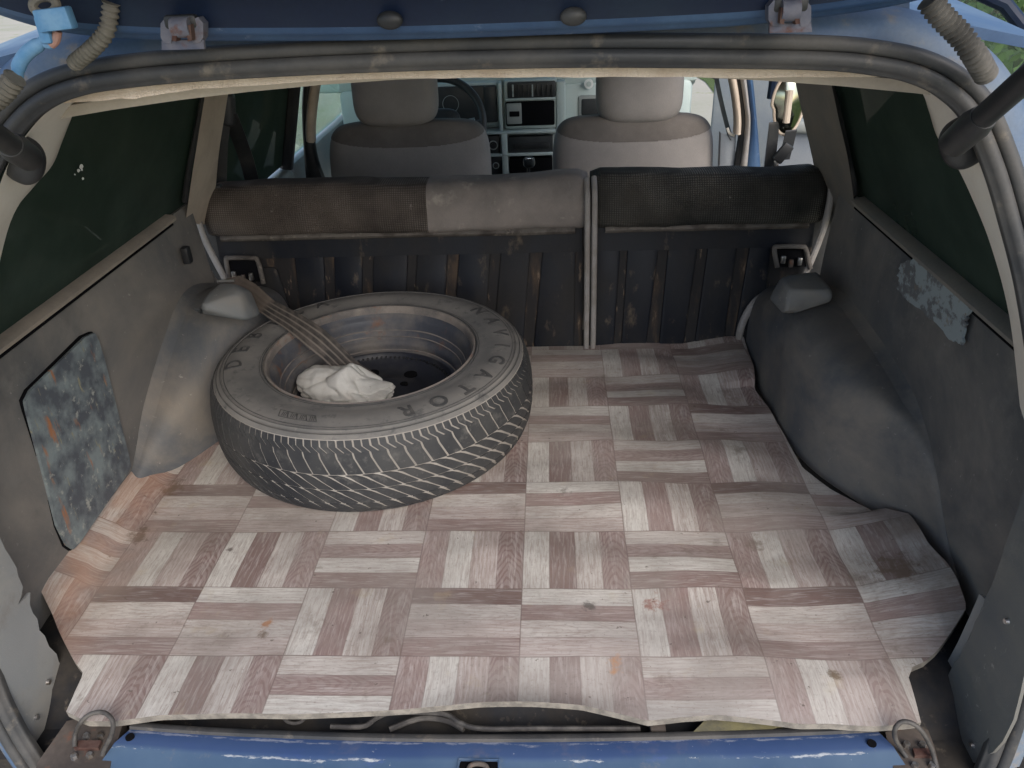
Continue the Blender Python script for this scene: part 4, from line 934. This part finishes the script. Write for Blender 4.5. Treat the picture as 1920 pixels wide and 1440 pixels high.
slab((.71, 1.62), (1.40, 1.37), .335, .37, .05, 'door_cap', M['dash2'], dr, .012)
slab((.86, 1.575), (1.30, 1.415), .06, .14, .07, 'armrest', M['door'], dr, .02)
slab((.84, 1.59), (.90, 1.565), .20, .26, .05, 'handle_recess', M['black'], dr, .008)
MB().tube([(.70, 1.66, .42), (.70, 1.66, .72), (.98, 1.57, .76), (1.20, 1.48, .66), (1.42, 1.40, .43)], .018, 10).build('window_frame', M['blue_d'], dr)
MB().prism([(.71, 1.66, .42), (1.42, 1.40, .42), (1.20, 1.48, .65), (.98, 1.56, .75), (.71, 1.66, .71)], (0, .004, 0)).build('door_glass', M['glass_clear'], dr, 0)
df_ = thing('front_door', 'open right front door beyond the passenger seat', 'car door', (.9, 2.45, -.30))
slab((.70, 2.50), (1.42, 2.22), -.32, .38, .07, 'door_panel', M['door'], df_)
MB().tube([(.70, 2.48, .36), (.64, 2.40, .55), (.60, 2.32, .72)], .022, 10).build('mirror_frame', M['blue_d'], df_)
MB().tube([(.70, 2.50, .38), (.72, 2.48, .62), (1.0, 2.38, .70), (1.42, 2.22, .38)], .018, 10).build('window_frame', M['blue_d'], df_)
MB().prism([(.71, 2.50, .38), (1.42, 2.22, .38), (1.0, 2.38, .69), (.73, 2.48, .62)], (0, .004, 0)).build('door_glass', M['glass_clear'], df_, 0)
fb = thing('seat_belt', 'thin dark front belt in front of the right door pillar', 'seat belt', px(1372, 262, y=1.62))
ribbon([px(u, v, y=1.60) for u, v in ((1340, 130), (1352, 190), (1366, 245), (1374, 262))], (.008, .01, 0), M['black'], 'webbing', fb)
MB().tube(spline([px(u, v, y=1.59) for u, v in ((1364, 240), (1368, 250), (1377, 254))], 6), .004, 8).build('anchor', M['cream'], fb)
br = thing('seat_belt', 'black seat belt with a shiny oval guide on the right pillar', 'seat belt', px(1470, 330, y=1.16))
oc = px(1480, 195, y=1.13)
ov = [oc+Vector((.040*math.cos(q)*(1.0 if math.sin(q) > 0 else .85), .004*math.cos(q), .068*math.sin(q))) for q in [2*math.pi*k/40 for k in range(40)]]
rows = [[oc+(p-oc)*s+Vector((0, -.016*(1-s*s), 0)) for p in ov+[ov[0]]] for s in (0.01, .35, .7, .92, 1.0)]
MB().grid(rows).build('oval_guide', worn('smoked_chrome', (.30, .32, .26), rough=.14, metal=1.0, bst=0), br, 60)
MB().tube(ov, .0035, 8, True).build('guide_rim', M['tan'], br)
MB().tube([px(1481, 170, y=1.105), px(1474, 230, y=1.105)], .008, 10).build('guide_slot', M['tan'], br)
ribbon([px(u, v, y=y) for u, v, y in ((1452, 230, 1.12), (1447, 280, 1.12), (1440, 335, 1.12))], (.013, .004, 0), M['black'], 'webbing', br)
ribbon([px(u, v, y=y) for u, v, y in ((1484, 245, 1.12), (1478, 270, 1.12), (1470, 300, 1.12))], (.014, .004, 0), M['black'], 'webbing', br)
MB().box(px(1468, 287, y=1.10), (.026, .012, .046), .004, 2, Matrix.Rotation(rad(35), 3, 'Y')).build('buckle', M['black'], br)
MB().box(px(1456, 312, y=1.10), (.010, .006, .03), .002, 2, Matrix.Rotation(rad(-14), 3, 'Y')).build('buckle_tongue', M['steel'], br)

# ================================================================== FLOOR MAT
def P0(u, v): return px(u, v, z=0.0)
Lpts = sorted([(P0(u, v).y, P0(u, v).x) for u, v in ((124, 1334), (140, 1296), (156, 1262), (138, 1238), (108, 1180), (64, 1117), (90, 1092), (150, 1010), (210, 935), (268, 862))])
Lpts += [(.505, -.735), (.535, -.665), (.56, -.625), (.62, -.60), (.94, -.60)]
Rpts = sorted([(px(u, v, z=(.045 if 1000 < v < 1200 and u > 1735 else .02 if u > 1690 and 960 < v < 1240 else 0)).y, px(u, v, z=(.045 if 1000 < v < 1200 and u > 1735 else .02 if u > 1690 and 960 < v < 1240 else 0)).x) for u, v in ((1728, 1352), (1712, 1300), (1703, 1272), (1712, 1248), (1738, 1226), (1772, 1180), (1819, 1122), (1800, 1090), (1775, 1050), (1742, 1010), (1700, 972), (1620, 946), (1560, 915), (1505, 875), (1470, 810), (1440, 762), (1416, 728), (1412, 700), (1400, 660), (1393, 640))])
Fpts = sorted([(P0(u, v).x, P0(u, v).y) for u, v in ((124, 1334), (160, 1352), (215, 1352), (300, 1340), (420, 1338), (560, 1340), (760, 1332), (900, 1322), (1000, 1320), (1090, 1325), (1160, 1340), (1215, 1352), (1280, 1342), (1340, 1338), (1420, 1346), (1500, 1356), (1560, 1354), (1640, 1358), (1728, 1352))])
def lin(tab, x):
    if x <= tab[0][0]: return tab[0][1]
    for (a, b_), (c, d) in zip(tab, tab[1:]):
        if x <= c: return b_+(d-b_)*(x-a)/max(1e-9, c-a)
    return tab[-1][1]
def mat3d(x, y):
    z = .0015*fbm((x*4, y*4, 1))
    z += .0035*math.sin(x*26+y*9)*math.exp(-((x-.40)/.22)**2)*(1 if y > -.02 else .5)
    z += .0032*math.sin(y*38+x*6)*math.exp(-((x-.25)/.40)**2)+.003*fbm((x*3, y*9, 5))
    if y > .735: z += .010*max(0, min(1, (x-.37)/.10))
    z += .010*math.exp(-((y+.09)/.02)**2)*math.exp(-((x-.02)/.10)**2)        # front edge lifted in the middle
    X = x
    bend = -.662
    if x < bend:
        s = bend-x; a = .62*min(1, s/.035); X = bend-s*math.cos(a*.9); z += s*math.sin(a*.9)*interp([(-.1, .1), (.03, .35), (.12, .9), (.5, 1)], y)
        z -= 0
    if x > .50 and y < .30:
        s = x-.50; z += .36*s*interp([(-.02, 0), (.12, 1), (.20, 1), (.40, 0)], y)
    return Vector((X, y, max(z, -.004)+.0))
NX, NY = 150, 130; yb = P0(1200, 646).y; rows = []; uvs = []
for j in range(NY+1):
    r = []; ru = []
    for i in range(NX+1):
        s = i/NX; t = j/NY
        y = -.09+(yb+.09)*t
        for _ in range(3):
            x = lin(Lpts, y); x = x+(lin(Rpts, y)-x)*s
            yf = lin(Fpts, x); ybk = yb+.008*math.sin(x*3)-.006*fbm((x*3, 9, 2))
            y = yf+(ybk-yf)*t
        r.append(mat3d(x, y)); ru.append((x, y))
    rows.append(r); uvs.append(ru)
mo = MB().grid(rows, (0, 0, -.0105))
flat = [q for r in uvs for q in r]; flat = flat+flat
loc = Vector((CX, .4, -.0075)); me = D.meshes.new('floor_mat'); me.from_pydata([p-loc for p in mo.v], [], mo.f)
l = me.uv_layers.new(name='UVMap')
for lp in me.loops: l.data[lp.index].uv = flat[lp.vertex_index]
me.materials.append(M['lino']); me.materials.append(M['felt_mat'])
nq = NX*NY
for k, p in enumerate(me.polygons):
    p.use_smooth = k < 2*nq; p.material_index = 0 if k < nq else 1
bm = bmesh.new(); bm.from_mesh(me); bmesh.ops.recalc_face_normals(bm, faces=bm.faces); bm.to_mesh(me); bm.free()
me.set_sharp_from_angle(angle=rad(50))
o = D.objects.new('floor_mat', me); COL.objects.link(o); o.location = loc
tag(o, 'worn linoleum mat printed with pink-brown parquet on the boot floor', 'floor mat')

# ================================================================== SPARE WHEEL
WC = Vector((-.299, .578, .002)); TILT = Matrix.Rotation(rad(.6), 3, 'X')
sw_ = thing('spare_wheel', 'dusty spare wheel lying flat on the parquet mat', 'wheel', WC)
W = .182
out = [(.200, .168), (.2015, .175), (.205, .1775), (.212, .1765), (.222, .1785), (.236, .181), (.248, .1805), (.258, .1785), (.2662, .1755), (.2668, .1768), (.2695, .1758), (.2700, .1742), (.2745, .1715), (.2755, .1722), (.2778, .1700), (.2800, .1660)]
crown = [(.2892, .138), (.2922, .115), (.2930, .092), (.2922, .067), (.2895, .046), (.284, .029), (.278, .0195)]
low = [(.268, .0085), (.250, .0025), (.230, .0), (.212, .004), (.203, .008), (.197, .018)]
def RR(r): return r if r < .2 else .2+(r-.2)*1.155
out = [(RR(r), z) for r, z in out]; crown = [(RR(r), z) for r, z in crown]; low = [(RR(r), z) for r, z in low]
SWZ = [(RR(r), z) for r, z in ((.200, .1745), (.205, .1775), (.212, .1765), (.222, .1785), (.236, .181), (.248, .1805), (.258, .1785), (.2662, .1755))]
side_top = out
MB().lathe(side_top, WC, 160).build('sidewall', M['ty_sidewall'], sw_, 60)
MB().lathe([(RR(.2800), .1660), (RR(.2825), .1605), (RR(.2850), .1550), (RR(.2870), .1475)]+crown+low+[(.19, .03), (.188, .09), (.19, .15), (.199, .165)], WC, 160).build('tread_base', M['ty_groove'], sw_, 60)
# tread profile by arc length from the upper shoulder
tp = [Vector((RR(.2800), .1655)), Vector((RR(.2848), .1555)), Vector((RR(.2870), .1475))]+[Vector(c) for c in crown]+[Vector((RR(.272), .0125))]
TL = [0]
for a, c in zip(tp, tp[1:]): TL.append(TL[-1]+(c-a).length)
def tpt(s, h):
    s = max(0, min(TL[-1]-1e-6, s)); k = max(0, min(len(tp)-2, bisect.bisect(TL, s)-1)); t = (s-TL[k])/(TL[k+1]-TL[k])
    p = tp[k].lerp(tp[k+1], t); d = (tp[k+1]-tp[k]); n = Vector((-d.y, d.x)).normalized()
    if n.x < 0: n = -n
    return p+n*h
def tv(th_, s, h):
    q = tpt(s, h); return WC+Vector((q.x*math.cos(th_), q.x*math.sin(th_), q.y))
NPITCH = 68; PT = 2*math.pi/NPITCH
tb = MB(); H = .0019
def block(th0, left, right, s0, s1, n=5, h=H):
    vs = []; fs = []
    for i in range(n+1):
        t = i/n; s = s0+(s1-s0)*t; a, c = th0+left(t)*PT, th0+right(t)*PT
        vs += [tv(a, s, -.001), tv(a, s, h), tv((a+c)/2, s, h+.0002), tv(c, s, h), tv(c, s, -.001)]
    for i in range(n):
        for k in range(4): fs.append((i*5+k, i*5+k+1, (i+1)*5+k+1, (i+1)*5+k))
    fs += [(0, 1, 2, 3, 4), tuple(n*5+k for k in (4, 3, 2, 1, 0))]
    tb.add(vs, fs)
def bent(t): return -.12*t if t < .4 else -.048+(t-.4)*.85
SH = .060
R2, R3, R4, R5 = (.0624, .0908), (.0931, .1212), (.1237, .150), (.1524, .172)
def gr(t): return .45*t**.45+.55*t
for k in range(NPITCH):
    th0 = k*PT
    g = .13
    # shoulder: two half blocks split by a short sipe at the outer edge
    block(th0, lambda t: bent(t)+g/2, lambda t: bent(t)+.5-.05, .0012, .022, 2)
    block(th0, lambda t: bent(t)+.5+.05, lambda t: bent(t)+1-g/2, .0012, .022, 2)
    block(th0, lambda t: bent(.32+.68*t)+g/2-.01, lambda t: bent(.32+.68*t)+1-g/2-.01, .0222, SH, 4)
    for q, (r0, r1) in enumerate((R2, R3, R4)):
        A = (1.55, 1.5, .95)[q]; o_ = th0+(.35*q)*PT
        block(o_, (lambda A: lambda t: A*gr(t)+.11+.24*(1-t)**4)(A), (lambda A: lambda t: A*gr(t)+.93)(A), r0, r1, 8)
    block(th0, lambda t: .3*t+.08, lambda t: .3*t+.92, R5[0], R5[1], 2)
tr = tb.build('tread', M['ty_block'], sw_, 40); tr['kind'] = 'stuff'
# bead of the tyre and steel rim
rim = MB().lathe([(.1985, .1640), (.2020, .1705), (.2015, .1765), (.1985, .1785), (.1955, .1768), (.1940, .1715), (.1925, .1640)], WC, 128).build('rim', M['rimlip'], sw_, 50)
MB().lathe([(.1925, .1638), (.1890, .1570), (.1850, .1540), (.1830, .149), (.1808, .140), (.1800, .1295), (.1770, .125), (.1735, .1215), (.1725, .116), (.1700, .112), (.1650, .109), (.1630, .105), (.1630, .098), (.165, .092), (.164, .090), (.158, .088)], WC, 128).build('rim_barrel', M['rim'], rim, 45)
MB().lathe([(.158, .088), (.1555, .087), (.154, .080), (.150, .076), (.146, .078), (.141, .074), (.120, .064), (.095, .066), (.075, .074), (.055, .080), (.034, .080), (.032, .05), (.0, .05)], WC, 96).build('wheel_disc', M['disc'], rim, 45)
b = MB()
for k in range(96):
    a = 2*math.pi*k/96; b.box(WC+Vector((.1495*math.cos(a), .1495*math.sin(a), .079)), (.0045, .003, .004), 0, 1, Matrix.Rotation(a, 3, 'Z'))
kn = b.build('knurled_ring', M['black'], rim)
for k in range(8):
    a = 2*math.pi*k/8+.3; p = WC+Vector((.108*math.cos(a), .108*math.sin(a), .0675)); MB().cyl(p-Vector((0, 0, .01)), p, .014, 18).build('vent_hole', M['hole'], rim)
for k in range(4):
    a = 2*math.pi*k/4+.6; p = WC+Vector((.058*math.cos(a), .058*math.sin(a), .080)); MB().cyl(p-Vector((0, 0, .01)), p+Vector((0, 0, .0012)), .008, 14).build('bolt_hole', M['hole'], rim)
MB().tube([WC+Vector((.2045*math.cos(q), .2045*math.sin(q), .1772)) for q in [2*math.pi*k/128 for k in range(128)]], .0013, 6, True).build('bead_line', M['ty_letter'], sw_)
MB().tube([WC+Vector((.2085*math.cos(q), .2085*math.sin(q), .1768)) for q in [2*math.pi*k/128 for k in range(128)]], .0009, 6, True).build('bead_line', M['ty_letter'], sw_)
for r_, z_ in ((RR(.2630), .1770), (RR(.2682), .1762), (RR(.2752), .1722)):
    MB().tube([WC+Vector((r_*math.cos(q), r_*math.sin(q), z_)) for q in [2*math.pi*k/160 for k in range(160)]], .0007, 6, True).build('sidewall_rib', M['ty_letter'], sw_)
for r_, z_, w_ in ((.1803, .1300, .0016), (.1728, .1185, .0014), (.1640, .0908, .0016)):
    MB().tube([WC+Vector((r_*math.cos(q), r_*math.sin(q), z_+.0008*math.sin(7*q))) for q in [2*math.pi*k/128 for k in range(128)]], w_, 8, True).build('worn_edge', M['rimlip'], rim)
# sidewall lettering
def letters(word, a_mid, r_mid, size, spread, mat, ext=.0010, off=.0):
    n = len(word)
    for i, ch in enumerate(word):
        mb = MB()
        cu = D.curves.new('t', 'FONT'); cu.body = ch; cu.size = 1.0; cu.extrude = ext/size; cu.align_x = 'CENTER'; cu.offset = off; cu.resolution_u = 4
        ob = D.objects.new('t', cu); COL.objects.link(ob); bpy.context.view_layer.update()
        me = ob.evaluated_get(bpy.context.evaluated_depsgraph_get()).to_mesh()
        a0 = a_mid-(i-(n-1)/2)*spread
        b_ = bmesh.new(); b_.from_mesh(me); bmesh.ops.triangulate(b_, faces=b_.faces[:]); bmesh.ops.subdivide_edges(b_, edges=b_.edges[:], cuts=3, use_grid_fill=True)
        for v in b_.verts:
            x, y = v.co.x*size, (v.co.y-.35)*size
            a = a0-x/r_mid; r = r_mid+y
            # follow the bulge of the sidewall
            zz = lin(SWZ, r)
            v.co = WC+Vector((r*math.cos(a), r*math.sin(a), zz+.0004+v.co.z*size))
        mb.bm(b_)
        ob.evaluated_get(bpy.context.evaluated_depsgraph_get()).to_mesh_clear(); D.objects.remove(ob); D.curves.remove(cu)
        mb.build('letter', mat, sw_, 0)
letters('NAVIGATOR', rad(-13), .2545, .040, rad(13.0), M['ty_letter'], off=.022)
letters('DEBICA', rad(160), .2560, .044, rad(13.5), M['ty_letter'], off=.008)
# row of four small boxed marks
b = MB(); a0 = rad(-113)
for k in range(4):
    def sp_(r, a): 
        zz = lin(SWZ, r); return WC+Vector((r*math.cos(a), r*math.sin(a), zz+.0008))
    c = a0+k*rad(4.0); sk = rad(-.9)
    q = [sp_(.2480, c-rad(1.9)+sk), sp_(.2480, c+rad(1.9)+sk), sp_(.2630, c+rad(1.9)-sk), sp_(.2630, c-rad(1.9)-sk)]
    b.tube(q, .0008, 6, True)
    for d in (-.6, .2, .9): b.tube([sp_(.2505, c+rad(d)), sp_(.2605, c+rad(d+.5))], .0006, 5)
b.build('mould_mark', M['ty_letter'], sw_)

# ================================================================== STRAP AND RAG
sb = thing('tie_strap', 'brown ribbed webbing strap running from the seat into the wheel', 'strap', px(690, 690, z=.05))
path = [px(430, 523, y=.80), px(462, 545, y=.76), px(500, 575, y=.71), px(548, 604, z=.206), px(590, 634, z=.190), px(622, 662, z=.162), px(652, 690, z=.125), px(690, 715, z=.095)]
wid = [.022, .025, .021, .023, .027, .025, .025, .025]
dirs = []
for (u, v), (du, dv) in zip(((430, 523), (462, 545), (500, 575), (545, 602), (585, 622), (622, 662), (652, 690), (690, 715)), ((30, -8), (26, -18), (20, -18), (20, -22), (27, -24), (30, -16), (30, -14), (30, -14))):
    p = px(u, v, y=.8); q = px(u+du, v+dv, y=.8); dirs.append((q-p).normalized())
def wv(t):
    f = t*7; k = min(6, int(f)); s = f-k; d = dirs[k].lerp(dirs[k+1], s).normalized(); return d*(wid[k]+(wid[k+1]-wid[k])*s)
ribbon(path, wv, M['webbing'], 'webbing', sb, .0016, True)
MB().tube([px(408, 528, y=.79), px(440, 526, y=.79)], .004, 8).build('strap_pin', M['steel'], sb)

rc = px(648, 728, z=.108); b = bmesh.new(); bmesh.ops.create_icosphere(b, subdivisions=6, radius=1)
dirv = (px(735, 745, z=.09)-px(565, 715, z=.09)).normalized(); nrm = Vector((0, 0, 1)).cross(dirv)
for v in b.verts:
    p = v.co.copy()
    n1 = mnoise.noise(p*1.7+Vector((4, 2, 7))); n2 = mnoise.noise(p*2.1+Vector((1, 7, 3))); ph = math.atan2(p.z, p.y)
    A_ = abs(math.sin(4.6*p.x+1.0*math.sin(ph+.6)+1.7*n1+.4))**.55; B2_ = abs(math.sin(1.5*ph+3.4*p.x+2.4*n2+1.0))**.6; C2_ = abs(math.sin(9.5*p.x-2.0*ph+3.0*n1))**.7
    rr_ = max(0, 1-abs(p.x)**6)
    k = .80+rr_*(.17*A_+.10*B2_+.045*C2_)+.05*n2
    hgt = .036 if p.x < .1 else .036-.018*min(1, (p.x-.1)/.4)
    hgt += .010*math.exp(-((p.x-.05)/.14)**2)
    v.co = rc+dirv*(p.x*.116*k)+nrm*(p.y*.050*k)+Vector((0, 0, 1))*(p.z*hgt*k)
rg = MB().bm(b).build('rag', M['rag'], None, 80)
tag(rg, 'crumpled white rag tucked inside the spare wheel', 'rag')
